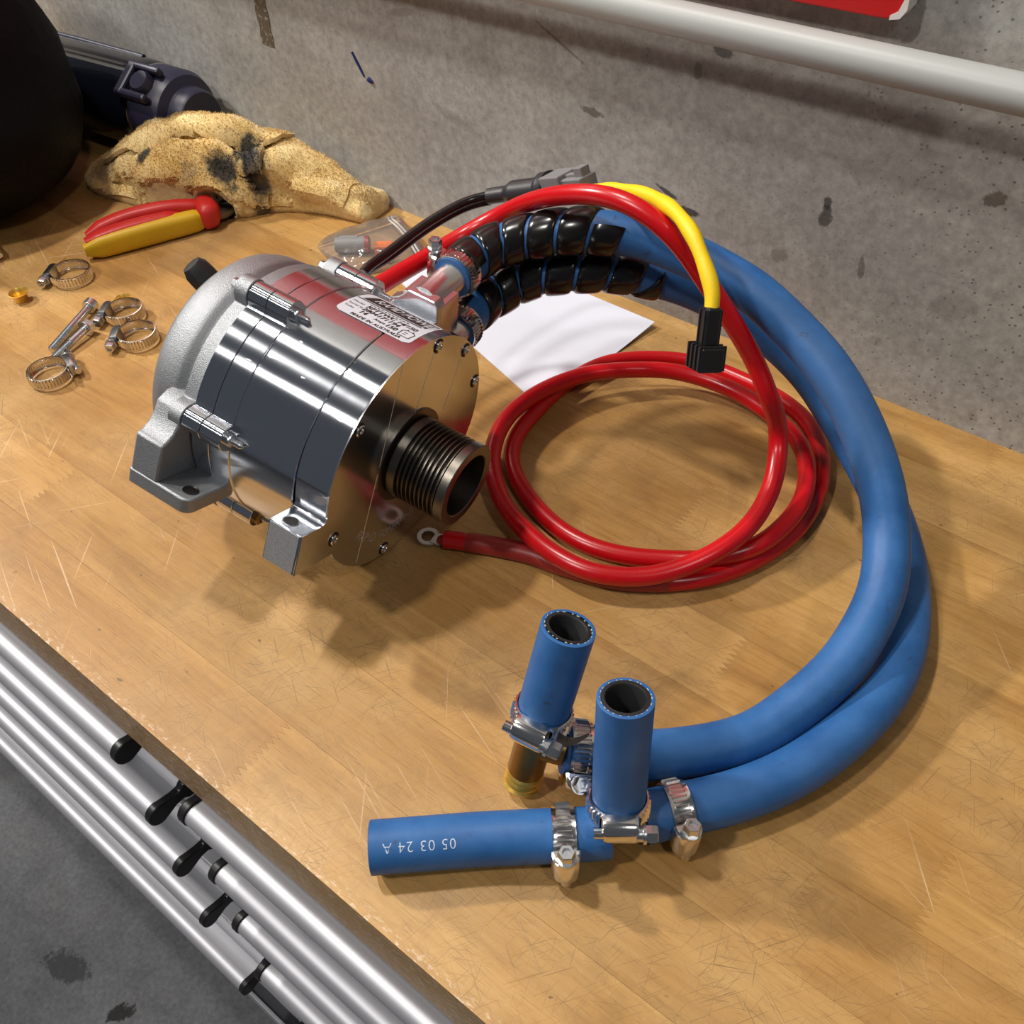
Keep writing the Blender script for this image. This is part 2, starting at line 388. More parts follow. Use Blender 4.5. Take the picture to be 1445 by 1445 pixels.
# ------------------------------------------------------------------ worktop: finger-jointed staves
top = empty('worktop', (-.6, -.28, -.056), 'honey-coloured scratched beech worktop of finger-jointed staves', 'worktop')
TM = Matrix.Translation((.6, .28, .056))
rows_n = 10; DY = .5665 / rows_n; TH = .056
joints = {7: [-.014], 3: [-.209], 9: [-.3127, .09], 8: [-.62, -.17], 6: [-.43], 5: [-.70, -.12], 4: [-.55], 2: [-.66, .02], 1: [-.33], 0: [-.90, -.05]}
for r in range(rows_n):
    rr = random.Random(100 + r)
    xs = list(joints[r]); x = min(xs) - rr.uniform(.33, .5)
    while x > -2.2: xs.append(x); x -= rr.uniform(.33, .55)
    x = max(xs) + rr.uniform(.33, .5)
    while x < .75: xs.append(x); x += rr.uniform(.33, .5)
    xs = [-2.3] + sorted(xs) + [.85]
    y1 = -DY*r - .00007; y0 = -DY*(r + 1) + .00007
    nt = 13
    def zig(x, flip):
        pts = []
        for k in range(nt*2 + 1):
            yy = y0 + (y1 - y0)*k/(nt*2); pts.append((x + (.0032 if k % 2 else -.0032) + flip, yy))
        return pts
    for i in range(len(xs) - 1):
        L = zig(xs[i], .00012) if i else [(xs[0], y0), (xs[0], y1)]
        Rr = zig(xs[i+1], -.00012) if i < len(xs) - 2 else [(xs[-1], y0), (xs[-1], y1)]
        h = rr.uniform(-.00005, 0.0)
        mb = MB(); poly = Rr + L[::-1]
        mb.prism(poly, lambda p: (p[0], p[1], -TH), lambda p: (p[0], p[1], h))
        loc(obj('stave', mb, M_wood, top, 0, bevel=0), TM)
# ------------------------------------------------------------------ drawer cabinets under the worktop
def bone(y_off):
    """handle section in (y, z), nose towards the room"""
    pts = []
    for k in range(13):
        q = math.radians(60 + 240*k/12); pts.append((-.5725 + y_off + .0092*math.cos(q), .0092*math.sin(q)))
    pts += [(-.558 + y_off, -.0045), (-.552 + y_off, -.0048), (-.548 + y_off, -.0085), (-.541 + y_off, -.009), (-.541 + y_off, .009), (-.548 + y_off, .0085), (-.552 + y_off, .0052), (-.558 + y_off, .0055)]
    return pts[::-1]
levels = [(-.100, .004, .072), (-.192, .000, .084), (-.281, -.005, .080), (-.384, -.011, .094), (-.562, -.018, .170)]
def cabinet(x0, x1, cap_at, label):
    c = empty('drawer_cabinet', ((x0+x1)/2, -.30, -BZ), label, 'cabinet')
    CM = Matrix.Translation((-(x0+x1)/2, .30, BZ))
    mb = MB().box((x0 + .006, -.525, -.70), (x1 - .006, -.02, -.0565)); loc(obj('cabinet_body', mb, M_panel, c, 0), CM)
    for z, yo, hh in levels:
        zt = z + .018; zb = z - hh + .022
        mb = MB().box((x0 + .003, -.543 + yo, zb), (x1 - .003, -.524, zt)); d = obj('drawer', mb, M_alu, c, 0, bevel=.0015); loc(d, CM)
        mb = MB(); mb.prism(bone(yo), lambda p: (x0 + .004, p[0], p[1] + z), lambda p: (x1 - .004, p[0], p[1] + z)); loc(obj('handle_rail', mb, M_alu, d, 40), CM @ Matrix()) 
        for e in cap_at:
            xa, xb = (x1 - .006, x1 + .0015) if e == 'r' else (x0 - .0015, x0 + .006)
            pb = bone(yo); cx = sum(p[0] for p in pb)/len(pb)
            pb = [(cx + (p[0] - cx)*1.06, p[1]*1.17) for p in pb]
            mb = MB(); mb.prism(pb, lambda p: (xa, p[0], p[1] + z), lambda p: (xb, p[0], p[1] + z)); obj('end_cap', mb, M_black, d, 40, bevel=.0012)
    xa, xb = (x0, x1 + .0365) if cap_at == 'r' else (x0 - .0365, x1)
    mb = MB().box((xa, -.5925, -.645), (xb, -.5885, -.612)).box((xa, -.590, -.645), (xb, -.53, -.641)); loc(obj('base_rail', mb, M_alu, c, 0, bevel=.0006), CM)
    for x in (x0 + .08, x1 - .08):
        for y in (-.50, -.08):
            mb = MB().lathe([(.022, -BZ), (.022, -BZ + .02), (.014, -BZ + .026), (.014, -.69)], (x, y, 0), (0,0,1), 20); loc(obj('foot', mb, M_black, c), CM)
    # sub-parts sit under the drawer: undo the double offset
    for d in [o for o in c.children if o.name.startswith('drawer')]:
        for s in d.children: s.matrix_parent_inverse = Matrix()
    return c
cabinet(-1.62, -.452, 'r', 'aluminium drawer cabinet with black handle caps at its right end, under the worktop')
cabinet(-.379, .62, 'l', 'aluminium drawer cabinet with black handle caps at its left end, under the worktop')

# ------------------------------------------------------------------ alternator
# local frame: x = horizontal across (to the wall), y = up, z = shaft direction
MA = Matrix(((-.104528, .143565, .984105, -.351021), (.994522, .015089, .103434, -.345861), (0.0, .989526, -.144356, .084253), (0, 0, 0, 1)))
alt = empty('alternator', M=MA, label='silver water-cooled alternator with grooved dark pulley and maker label', cat='alternator')
RHO = math.radians(22.3)
def mnt(l, u):                     # mounting frame (left, up) -> local x, y
    return (-math.cos(RHO)*l + math.sin(RHO)*u, math.sin(RHO)*l + math.cos(RHO)*u)
BOSS = [math.radians(38 + 60*k) for k in range(6)]
def outline(R, d, rb, k=.004, n=720):
    out = []
    for i in range(n):
        q = 2*math.pi*i/n; r = R
        for bq in BOSS:
            dl = (q - bq + math.pi) % (2*math.pi) - math.pi
            if abs(dl) < .35:
                sn = d*math.sin(dl)
                c = d*math.cos(dl) + math.sqrt(max(rb*rb - sn*sn, 0)) if abs(sn) < rb else R - (abs(sn) - rb)*2.2
                h = max(k - abs(r - c), 0)/k; r = max(r, c) + h*h*k*.25
        out.append((r*math.cos(q), r*math.sin(q)))
    return out
def ring(name, z0, z1, R, d=.0868, rb=.0085, mat=None, par=alt):
    mb = MB(); o2 = outline(R, d, rb)
    mb.prism(o2, lambda p: (p[0], p[1], z0), lambda p: (p[0], p[1], z1))
    return obj(name, mb, mat or M_turned, par, 30, bevel=.0004, seg=1)
ring('stator_ring', -.1075, -.0932, .0856)
ring('stator_ring', -.0928, -.0765, .0856)
mb = MB().lathe([(.0847, -.0775), (.0847, -.0266), (.0840, -.0260), (.05, -.0260)], (0,0,0), (0,0,1), 128); obj('body_shell', mb, M_turned, alt, 30)
# rear cover: cast flange with lugs, crease, dome
cover = ring('rear_cover', -.1180, -.1079, .0840, .0868, .0092, M_cast)
mb = MB().lathe([(.0835, -.1150), (.0830, -.1185), (.0795, -.1205), (.0782, -.1222), (.0790, -.1240), (.0815, -.1262), (.0822, -.1300), (.0812, -.141), (.0790, -.1475), (.0745, -.1525), (.066, -.1555), (.030, -.158), (.030, -.166), (.026, -.168), (0, -.168)], (0,0,0), (0,0,1), 128)
obj('cover_dome', mb, M_cast, cover, 40)
mb = MB().lathe([(.0835, -.1082), (.0835, -.1074)], (0,0,0), (0,0,1), 96); obj('gasket', mb, M_rubber, alt)
for bq in BOSS:
    c, s = math.cos(bq)*.0868, math.sin(bq)*.0868
    mb = MB().lathe([(0, -.1262), (.0030, -.1262), (.0036, -.1256), (.0036, -.1215), (.0052, -.1212), (.0052, -.1185)], (c, s, 0), (0,0,1), 6)
    h = obj('through_bolt', mb, M_zinc, alt, 30)
    mb = MB().lathe([(.0060, -.1197), (.0060, -.1183)], (c, s, 0), (0,0,1), 24); obj('washer', mb, M_zinc, h)
    mb = MB().lathe([(.0042, -.0770), (.0042, -.0735), (.0022, -.0730)] + [(.0022 - .0004*(k % 2), -.0728 + .0009*k) for k in range(8)] + [(0, -.0645)], (c, s, 0), (0,0,1), 18); obj('bolt_thread', mb, M_zinc, h)
# front plate with the two mounting ears
def plate_outline(R=.085):
    pts = []
    a1 = math.atan2(-.0012, .0850); 
    L = []
    for k in range(0, 131):        # over the top from the left notch to the right notch, mounting frame angle measured from left
        q = math.radians(-1.0 + 182.0*k/130); L.append((R*math.cos(q), R*math.sin(q)))
    right = [(-.0830, -.012), (-.0812, -.0195), (-.0818, -.0222), (-.0845, -.0231), (-.1034, -.0231), (-.1034, -.0490), (-.0690, -.0490)]
    L += right
    q0 = math.atan2(-.0490, -.0694) % (2*math.pi); q1 = math.atan2(-.0525, .0669) % (2*math.pi)
    for k in range(1, 60): 
        q = q0 + (q1 - q0)*k/60; L.append((R*math.cos(q), R*math.sin(q)))
    L += [(.0669, -.0525), (.1034, -.0525), (.1034, -.0231), (.0845, -.0231), (.0818, -.0222), (.0812, -.0195), (.0830, -.012)]
    return [mnt(*p) for p in L]
PO = plate_outline()
mb = MB(); mb.prism(PO, lambda p: (p[0], p[1], -.0252), lambda p: (p[0], p[1], -.0004)); obj('front_plate', mb, M_turned, alt, 30, bevel=.0006, seg=1)
PI = [(x*.9975, y*.9975) for x, y in PO]
mb = MB(); mb.prism(PI, lambda p: (p[0], p[1], -.001), lambda p: (p[0], p[1], .0001)); pf = obj('plate_face', mb, M_plate, alt, 0)
for side in (1, -1):               # foot end pads and hole
    e = []
    b0 = -.0515 if side > 0 else -.0480
    for l, u in ((.1028, -.0241), (.1040, -.0241), (.1040, b0), (.1028, b0)): e.append(mnt(side*l, u))
    mb = MB(); mb.prism(e, lambda p: (p[0], p[1], -.0238), lambda p: (p[0], p[1], -.0018)); obj('foot_end_face', mb, M_blocky, alt, 0)
    hx, hy = mnt(side*.0955, -.0229); ux, uy = mnt(0, 1)
    mb = MB().lathe([(.0044, -.002), (.0044, .0002), (.0052, .0003), (.0052, -.002)], (hx, hy, -.0150), (ux, uy, 0), 28, close=True); hh = obj('bolt_hole_rim', mb, M_mill, alt)
    mb = MB().lathe([(0, .0), (.0044, .0), (.0044, .00025), (0, .00025)], (hx, hy, -.0150), (ux, uy, 0), 28); obj('bolt_hole', mb, M_groove, alt)
for q in (67, 36.5, 6, 128, 188, 249):
    x, y = .0790*math.cos(math.radians(q)), .0790*math.sin(math.radians(q))
    mb = MB().lathe([(.0050, 0), (.0050, .0005), (0, .0005)], (x, y, 0), (0,0,1), 28); sc_ = obj('screw_recess', mb, M_groove, alt)
    mb = MB().lathe([(.0040, .0003), (.0040, .0012), (.0034, .0019), (.0019, .0019), (.0016, .0008), (0, .0008)], (x, y, 0), (0,0,1), 24); obj('plate_screw', mb, M_chrome, sc_, 30)
M_film = simple('film_crease', (.72, .70, .68), .35, .6, .2, 400)
# engraved maker's name round the foot of the plate
for k, ch in enumerate('RAPID POWER NZ'):
    if ch == ' ': continue
    q = math.radians(212 + 62*k/13)
    vs, fs = text2d(ch, .0105, 0.0, 0, 1, 'CENTER')
    ox, oy = .0665*math.cos(q), .0665*math.sin(q); tx, ty = -math.sin(q), math.cos(q); ux, uy = -math.cos(q), -math.sin(q)
    mb = MB(); mb.add([(ox + x*tx + y*ux, oy + x*ty + y*uy, .00018) for x, y in vs], fs); obj('engraved_letter', mb, M_film, pf, 0)
# protective film creases
for (xa, ya, xb, yb) in ((-.006, .0835, -.058, -.058), (.030, .077, -.018, -.012), (.062, .055, .040, .010), (.040, -.072, .052, -.045)):
    mb = MB(); mb.sweep([(xa, ya, .0001), ((xa+xb)/2 + .0008, (ya+yb)/2, .0001), (xb, yb, .0001)], .00022, 5); obj('film_crease', mb, M_film, pf)
# pulley
pul = [(.013, .0), (.0255, .0), (.0258, .0018), (.0258, .0034), (.0292, .0036), (.0292, .0095)]
z = .0100
for k in range(9):
    pul += [(.0262, z), (.0262, z + .0010), (.0290, z + .0024), (.0290, z + .0029)]; z += .00335
pul += [(.0262, z), (.0294, z + .0006), (.0294, z + .0063), (.0288, z + .0070), (.0226, z + .0070), (.0220, z + .0064), (.0216, z - .026), (.010, z - .026), (.010, z - .030)]
mb = MB().lathe(pul, (0,0,0), (0,0,1), 96); obj('pulley', mb, M_pulley, alt, 25)
mb = MB().lathe([(.0, .012), (.0098, .012), (.0098, .0235), (.0085, .025), (0, .025)], (0,0,0), (0,0,1), 6); obj('shaft_nut', mb, M_zinc, alt)
mb = MB().lathe([(.034, .0), (.034, .0012), (.0275, .0016), (.0275, .0008)], (0,0,0), (0,0,1), 72); obj('shaft_seal', mb, M_pulley, alt)
# rear feet: pedestal and pad
for side in (1, -1):
    low = -.0525 if side > 0 else -.0618
    P3 = lambda z: (lambda p: (*mnt(side*p[0], p[1]), z))
    ped = [(.1085, -.0425), (.1072, -.0160), (.1035, -.0148), (.0985, -.0105), (.0950, -.0040), (.0930, .0035), (.0860, .0085), (.0760, .0100), (.0600, -.010), (.0600, -.0425)]
    mb = MB(); mb.prism(ped, P3(-.1305), P3(-.1085)); obj('rear_foot', mb, M_cast, alt, 40, bevel=.0015)
    pad = []
    rc = .007
    for (cx, cy, a0) in ((-.0820 - rc, .1085 - rc, 0), (-.1320 + .002, .1085 - .002, 90), (-.1320 + .002, .064, 180), (-.0820 - rc, .064, 270)):
        rr_ = rc if cx > -.1 else .002
        for k in range(6):
            q = math.radians(a0 + 90*k/5); pad.append((cx + rr_*math.cos(q), cy + rr_*math.sin(q)))
    mb = MB(); mb.prism(pad, lambda p: (*mnt(side*p[1], low), p[0]), lambda p: (*mnt(side*p[1], -.0418), p[0])); f = obj('foot_pad', mb, M_cast, alt, 40, bevel=.0012)
    hx, hy = mnt(side*.0975, -.0417); ux, uy = mnt(0, 1)
    mb = MB().lathe([(0, 0), (.0046, 0), (.0052, .0003), (.0046, .0005), (.0040, .0001), (0, .0001)], (hx, hy, -.0905), (ux, uy, 0), 24); obj('pad_hole', mb, M_groove, f)
# bottom boss bolt head (dark)
mb = MB().lathe([(0, -.0770), (.0062, -.0770), (.0062, -.0735), (.004, -.0722), (0, -.0722)], (math.cos(BOSS[3])*.0868, math.sin(BOSS[3])*.0868, 0), (0,0,1), 6); obj('dark_bolt_end', mb, M_brassd, alt)
# maker label wrapped round the shell
LR = .0852
def on_label(s, q, r=LR): q = math.radians(q); return (r*math.cos(q), r*math.sin(q), s)
def lab_xy(x, y, r=LR):           # x along the shaft from the rear edge, y up the label (m)
    return on_label(-.0640 + x, 84.0 - .90*y/LR*180/math.pi, r)
LW, LH = .0565, .0480
mb = MB(); rows = []
ny = 24
for j in range(ny + 1):
    y = LH*j/ny; ins = 0.0
    dd = min(y, LH - y); rc = .004
    if dd < rc: ins = rc - math.sqrt(max(rc*rc - (rc - dd)**2, 0))
    rows.append([lab_xy(ins + (LW - 2*ins)*i/6, y) for i in range(7)])
mb.grid(rows); lab = obj('maker_label', mb, M_white, alt, 60)
def label_text(txt, x, y, size, bold=0.0, shear=0.0, mat=None, sp=1.0, h=.00012, ys=1.0):
    vs, fs = text2d(txt, size, bold, shear, sp)
    mb = MB(); mb.add([lab_xy(x + px, y + py*ys, LR + h) for px, py in vs], fs); return obj('label_print', mb, mat or M_ink, lab, 0)
def label_poly(pts, mat=None, h=.00012):
    (xa, ya), (xb, yb), (xc, yc), (xd, yd) = pts; mb = MB(); n = 6      # split across the curve so that the print hugs the label
    mb.grid([[lab_xy(xa + (xd - xa)*k/n, ya + (yd - ya)*k/n, LR + h), lab_xy(xb + (xc - xb)*k/n, yb + (yc - yb)*k/n, LR + h)] for k in range(n + 1)])
    return obj('label_print', mb, mat or M_ink, lab, 0)
label_poly([(.0035, .0280), (.0485, .0280), (.0525, .0440), (.0075, .0440)])
label_poly([(.0005, .0256), (.0500, .0256), (.0504, .0270), (.0010, .0270)])
label_poly([(.0498, .0280), (.0518, .0280), (.0552, .0440), (.0532, .0440)])
label_text('RAPID POWER', .0098, .0314, .0080, .00003, .25, M_white, .86, .00022, 1.65)
label_text('Model', .0020, .0180, .0034); label_text('RPTTWC 14/150', .0128, .0172, .0056, .00020, .2, None, .95)
label_text('Serial #', .0020, .0130, .0034); label_text('2804171194', .0128, .0121, .0056, .00020, .2)
label_text('Volts', .0020, .0082, .0034); label_text('14', .0135, .0072, .0056, .00020, .2)
label_text('Amps', .0250, .0074, .0037, .00008, .2); label_text('150', .0340, .0068, .0056, .00020, .2)
label_text('MADE IN AUSTRALIA', .0110, .0016, .0040, .00012, .2)
for k in range(11): label_poly([(.0125 + .0028*k, .0226), (.0143 + .0028*k, .0226), (.0145 + .0028*k, .0238), (.0127 + .0028*k, .0238)])
def stroke(x0, y0, x1, y1, w=.0007):
    d = nrm((x1 - x0, y1 - y0)); nx, ny_ = -d[1]*w/2, d[0]*w/2
    label_poly([(x0 - nx, y0 - ny_), (x1 - nx, y1 - ny_), (x1 + nx, y1 + ny_), (x0 + nx, y0 + ny_)])
for (x0, y0, x1, y1) in ((.045, .009, .053, .009), (.053, .009, .054, .016), (.054, .016, .052, .018), (.052, .018, .047, .018), (.047, .018, .045, .016), (.045, .016, .045, .009), (.0475, .018, .0475, .0195), (.0515, .018, .0515, .0195), (.047, .0145, .0495, .0145), (.047, .012, .0495, .012), (.0435, .0055, .0435, .008)): stroke(x0, (y0 - .0035)*.95, x1, (y1 - .0035)*.95)
# coolant block with two spigots towards the wall
fp = [(-.0640, .030), (-.0640, .0575), (-.0570, .0615), (-.0530, .0655), (-.0490, .0705), (-.0280, .0705), (-.0252, .0665), (-.0252, .030)]
mb = MB(); mb.prism(fp, lambda p: (.066, p[1], p[0]), lambda p: (.0745, p[1], p[0])); cbk = obj('coolant_block', mb, M_mill, alt, 0, bevel=.0008)
mb = MB().box((.070, .004, -.0560), (.0915, .0650, -.0250)); obj('block_body', mb, M_mill, cbk, 0, bevel=.0006)
for (yy, zz) in ((.0622, -.040), (.0243, -.030)):
    mb = MB().lathe([(.0108, .072), (.0108, .1085), (.0118, .110), (.0108, .113), (.0108, .125), (.008, .125), (.008, .10)], (0, yy, zz), (1, 0, 0), 40); obj('spigot', mb, M_mill, alt, 40)
# black capped terminal at the rear
mb = MB().lathe([(.0095, -.006), (.0098, .004), (.0094, .010), (.0070, .0145), (0, .0150)], (-.004, .0655, -.1600), (-.25, .75, -.55), 8); obj('terminal_cap', mb, M_rubber, alt, 25)
mb = MB().lathe([(.0085, -.004), (.0085, .009), (.0062, .0095), (.0062, .012)], (.083, .034, -.1065), (.92, .38, 0), 24); obj('cable_gland', mb, M_rubber, alt)
mb = MB().lathe([(.0105, -.004), (.0105, .004), (.0085, .006)], (.0672, .0506, -.082), (.80, .60, 0), 24); obj('terminal_post', mb, M_zinc, alt)

# ---- centre lines (metres, bench top = 0)
HOSE_A = [(-0.3877, -0.2894, 0.1516), (-0.3903, -0.2645, 0.1516), (-0.3932, -0.2377, 0.1516), (-0.3981, -0.212, 0.1505), (-0.3927, -0.196, 0.1531), (-0.3822, -0.183, 0.1549), (-0.3648, -0.174, 0.161), (-0.3459, -0.166, 0.1662), (-0.3275, -0.158, 0.168), (-0.3115, -0.151, 0.1673), (-0.295, -0.145, 0.1651), (-0.2772, -0.141, 0.1621), (-0.258, -0.139, 0.1591), (-0.2396, -0.139, 0.1559), (-0.2149, -0.141, 0.1514), (-0.1854, -0.145, 0.1398), (-0.1591, -0.151, 0.1291), (-0.1392, -0.158, 0.1185), (-0.1202, -0.166, 0.1049), (-0.1038, -0.175, 0.0915), (-0.0886, -0.187, 0.0782), (-0.0752, -0.2, 0.061), (-0.0603, -0.2317, 0.047), (-0.0568, -0.2613, 0.037), (-0.0589, -0.2959, 0.028), (-0.0736, -0.3436, 0.017), (-0.0866, -0.367, 0.0155), (-0.1056, -0.3894, 0.017), (-0.1182, -0.4041, 0.021), (-0.1328, -0.4183, 0.027), (-0.1468, -0.4299, 0.033), (-0.1577, -0.4387, 0.036), (-0.1657, -0.4445, 0.038)]
HOSE_B = [(-0.3833, -0.2889, 0.1126), (-0.3854, -0.269, 0.1126), (-0.3881, -0.2434, 0.1126), (-0.3951, -0.219, 0.1133), (-0.3935, -0.196, 0.1125), (-0.3821, -0.175, 0.1199), (-0.3664, -0.166, 0.1247), (-0.3478, -0.156, 0.1281), (-0.3284, -0.143, 0.1291), (-0.3119, -0.131, 0.1254), (-0.2868, -0.112, 0.1164), (-0.2537, -0.092, 0.098), (-0.2166, -0.083, 0.0781), (-0.1822, -0.086, 0.0616), (-0.1533, -0.0982, 0.047), (-0.1263, -0.1147, 0.037), (-0.1034, -0.13, 0.028), (-0.0854, -0.1448, 0.021), (-0.068, -0.1646, 0.0155), (-0.0523, -0.1927, 0.0147), (-0.036, -0.236, 0.0147), (-0.0307, -0.2781, 0.0147), (-0.0365, -0.3191, 0.0147), (-0.0483, -0.3572, 0.0147), (-0.0624, -0.3845, 0.0147), (-0.0781, -0.4078, 0.0165), (-0.0918, -0.4243, 0.0178), (-0.1027, -0.4382, 0.0178)]
RED = [(-0.4357, -0.287, 0.145), (-0.4363, -0.281, 0.1439), (-0.4418, -0.25, 0.1384), (-0.4415, -0.22, 0.1369), (-0.4357, -0.186, 0.1402), (-0.416, -0.167, 0.1541), (-0.3889, -0.167, 0.1733), (-0.3616, -0.174, 0.19), (-0.3381, -0.178, 0.2009), (-0.3143, -0.18, 0.2079), (-0.2926, -0.18, 0.2082), (-0.2715, -0.179, 0.2017), (-0.2531, -0.177, 0.189), (-0.235, -0.172, 0.1666), (-0.2132, -0.166, 0.1375), (-0.1986, -0.16, 0.113), (-0.1824, -0.1653, 0.095), (-0.1746, -0.1625, 0.077), (-0.1685, -0.1658, 0.06), (-0.1579, -0.1892, 0.046), (-0.1547, -0.2183, 0.036), (-0.1605, -0.2481, 0.031), (-0.1748, -0.2741, 0.025), (-0.1944, -0.2953, 0.0208), (-0.2225, -0.3116, 0.0205), (-0.251, -0.3143, 0.0205), (-0.2786, -0.3091, 0.0195), (-0.3099, -0.2972, 0.018), (-0.3368, -0.2772, 0.0175), (-0.3562, -0.2547, 0.018), (-0.3693, -0.2223, 0.019), (-0.3695, -0.1903, 0.02), (-0.36, -0.1575, 0.0205), (-0.3428, -0.1295, 0.0205), (-0.3084, -0.0994, 0.0195), (-0.2859, -0.088, 0.0185), (-0.2602, -0.0827, 0.0175), (-0.2316, -0.0838, 0.017), (-0.1994, -0.094, 0.0175), (-0.1724, -0.1096, 0.0185), (-0.1533, -0.135, 0.02), (-0.1417, -0.1668, 0.021), (-0.1407, -0.1952, 0.0205), (-0.1466, -0.2239, 0.02), (-0.1659, -0.2468, 0.0145), (-0.1889, -0.2597, 0.009), (-0.2205, -0.2764, 0.0072), (-0.2516, -0.2841, 0.0072), (-0.284, -0.2804, 0.0072), (-0.3179, -0.2664, 0.0072), (-0.3435, -0.2479, 0.0072), (-0.358, -0.2236, 0.0072), (-0.3642, -0.1936, 0.0072), (-0.3662, -0.1488, 0.0072), (-0.3549, -0.1019, 0.0072), (-0.3246, -0.072, 0.0072), (-0.289, -0.0557, 0.0072), (-0.2462, -0.054, 0.0072), (-0.207, -0.0597, 0.0072), (-0.1755, -0.0762, 0.0072), (-0.152, -0.1069, 0.0072), (-0.1392, -0.1423, 0.0072), (-0.1356, -0.1815, 0.0072), (-0.142, -0.2151, 0.0072), (-0.1531, -0.2424, 0.0072), (-0.1672, -0.2632, 0.0072), (-0.1856, -0.2806, 0.0072), (-0.2116, -0.2974, 0.0072), (-0.2444, -0.3089, 0.0072), (-0.2722, -0.3142, 0.0072), (-0.2935, -0.3219, 0.0072), (-0.3141, -0.331, 0.0072), (-0.3319, -0.3403, 0.0072)]
BLACK_LEAD = [(-0.4579, -0.2787, 0.1311), (-0.4643, -0.262, 0.1387), (-0.4661, -0.243, 0.1391), (-0.4657, -0.224, 0.1411), (-0.4637, -0.194, 0.1453), (-0.4573, -0.168, 0.1497), (-0.4507, -0.152, 0.1517), (-0.441, -0.143, 0.1537)]
BOOT = [(-0.4424, -0.143, 0.1527), (-0.4259, -0.139, 0.1583), (-0.3957, -0.137, 0.1698), (-0.3866, -0.137, 0.1742)]
GREY = [(-0.3866, -0.137, 0.1747), (-0.3509, -0.141, 0.1891)]
YELLOW = [(-0.3525, -0.142, 0.1858), (-0.3311, -0.146, 0.1939), (-0.3131, -0.152, 0.2002), (-0.2919, -0.16, 0.2061), (-0.2727, -0.17, 0.2099), (-0.2586, -0.179, 0.2116), (-0.2411, -0.191, 0.2095), (-0.2274, -0.2, 0.2013), (-0.2169, -0.207, 0.1927), (-0.2123, -0.211, 0.1867), (-0.2102, -0.215, 0.1808)]
CONN = [(-0.2103, -0.215, 0.1817), (-0.206, -0.222, 0.1624), (-0.2031, -0.228, 0.1486)]
HOSE_L = [(-0.2097, -0.5401, 0.0165), (-0.1882, -0.5204, 0.016), (-0.1654, -0.4996, 0.0155), (-0.1412, -0.4805, 0.0178), (-0.1178, -0.4605, 0.0178), (-0.1102, -0.4527, 0.0178)]

def W(name, mb, mat, parent, smooth=32, bevel=0, seg=2, subsurf=0):
    """mesh given in bench coordinates, hung under an Empty or under one of its parts"""
    o = obj(name, mb, mat, parent, smooth, bevel, seg, subsurf)
    o.matrix_parent_inverse = Matrix.Translation(-Vector(parent.location)) if parent.type == 'EMPTY' else Matrix()
    return o
def frame(ax, hint):
    ax = nrm(ax); h = np.array(hint, float); h = nrm(h - ax*(h @ ax)); return ax, h, np.cross(ax, h)
def clamp_meshes(c, ax, r, hint, w=.0128, tail=True):
    """worm-drive hose clamp: band, slotted ribs, screw housing, hex screw; axis ax, housing towards hint"""
    ax, h, t = frame(ax, hint); c = np.array(c, float)
    at = lambda x, y, z: c + ax*x + h*y + t*z
    band = MB(); n = 72
    rows = []
    for k in range(n + 1):
        q = 2*math.pi*k/n; d = math.cos(q)*h + math.sin(q)*t
        rows.append([c + d*(r + .0002) - ax*w/2, c + d*(r + .0011) - ax*w/2*.98, c + d*(r + .0008) - ax*w/2*.8, c + d*(r + .0008) + ax*w/2*.8, c + d*(r + .0011) + ax*w/2*.98, c + d*(r + .0002) + ax*w/2])
    band.grid(rows)
    ribs = MB()
    for k in range(31):
        q = math.radians(40 + 282*k/30); dq = .052
        for s in (1,):
            vs = []
            for (x, dr) in ((-w*.30, 0), (w*.30, 0)):
                for (qq, rr) in ((q - dq, r + .0005), (q, r + .0024), (q + dq, r + .0005)):
                    vs.append(c + ax*x + (math.cos(qq)*h + math.sin(qq)*t)*rr)
            ribs.add(vs, [(0,1,4,3), (1,2,5,4), (0,2,1), (3,4,5)])
    hous = MB(); sec = []
    for k in range(11):
        q = math.pi*k/10; sec.append((w*.62*math.cos(q), .0006 + .0080*math.sin(q)**.75))
    sec = [(w*.62, -.0008)] + sec + [(-w*.62, -.0008)]
    prof = [(-.0098, .78), (-.0090, .95), (-.007, 1.0), (.007, 1.0), (.0090, .95), (.0098, .78)]
    hous.grid([[at(p[0]*f, r + (p[1] if p[1] < 0 else p[1]*f), z) for p in sec] for z, f in prof], wrap=True, cap0=True, cap1=True)
    scr = MB(); ctr = at(0, r + .0048, 0)
    scr.lathe([(.0042, .0080), (.0042, .0112), (.0054, .0114), (.0054, .0130)], ctr, t, 20)
    scr.lathe([(.0048, .0128), (.0048, .0182), (.0042, .0192), (.0026, .0192), (.0020, .0176), (0, .0176)], ctr, t, 6)
    tip = MB(); tip.lathe([(.0030, -.0140), (.0030, -.0090)], ctr, t, 14)
    tl = MB()
    if tail:
        rows = []
        for k in range(9):
            u = k/8; q = -.62 - .42*u; d = math.cos(q)*h + math.sin(q)*t; rr = r + .0012 + .0085*u**1.6
            rows.append([c + d*rr - ax*w*.42*(1 - .35*u*u), c + d*(rr + .0006) - ax*w*.42*(1 - .35*u*u), c + d*(rr + .0006) + ax*w*.42*(1 - .35*u*u), c + d*rr + ax*w*.42*(1 - .35*u*u)])
        tl.grid(rows, wrap=True, cap0=True, cap1=True)
    return band, ribs, hous, scr, tip, tl
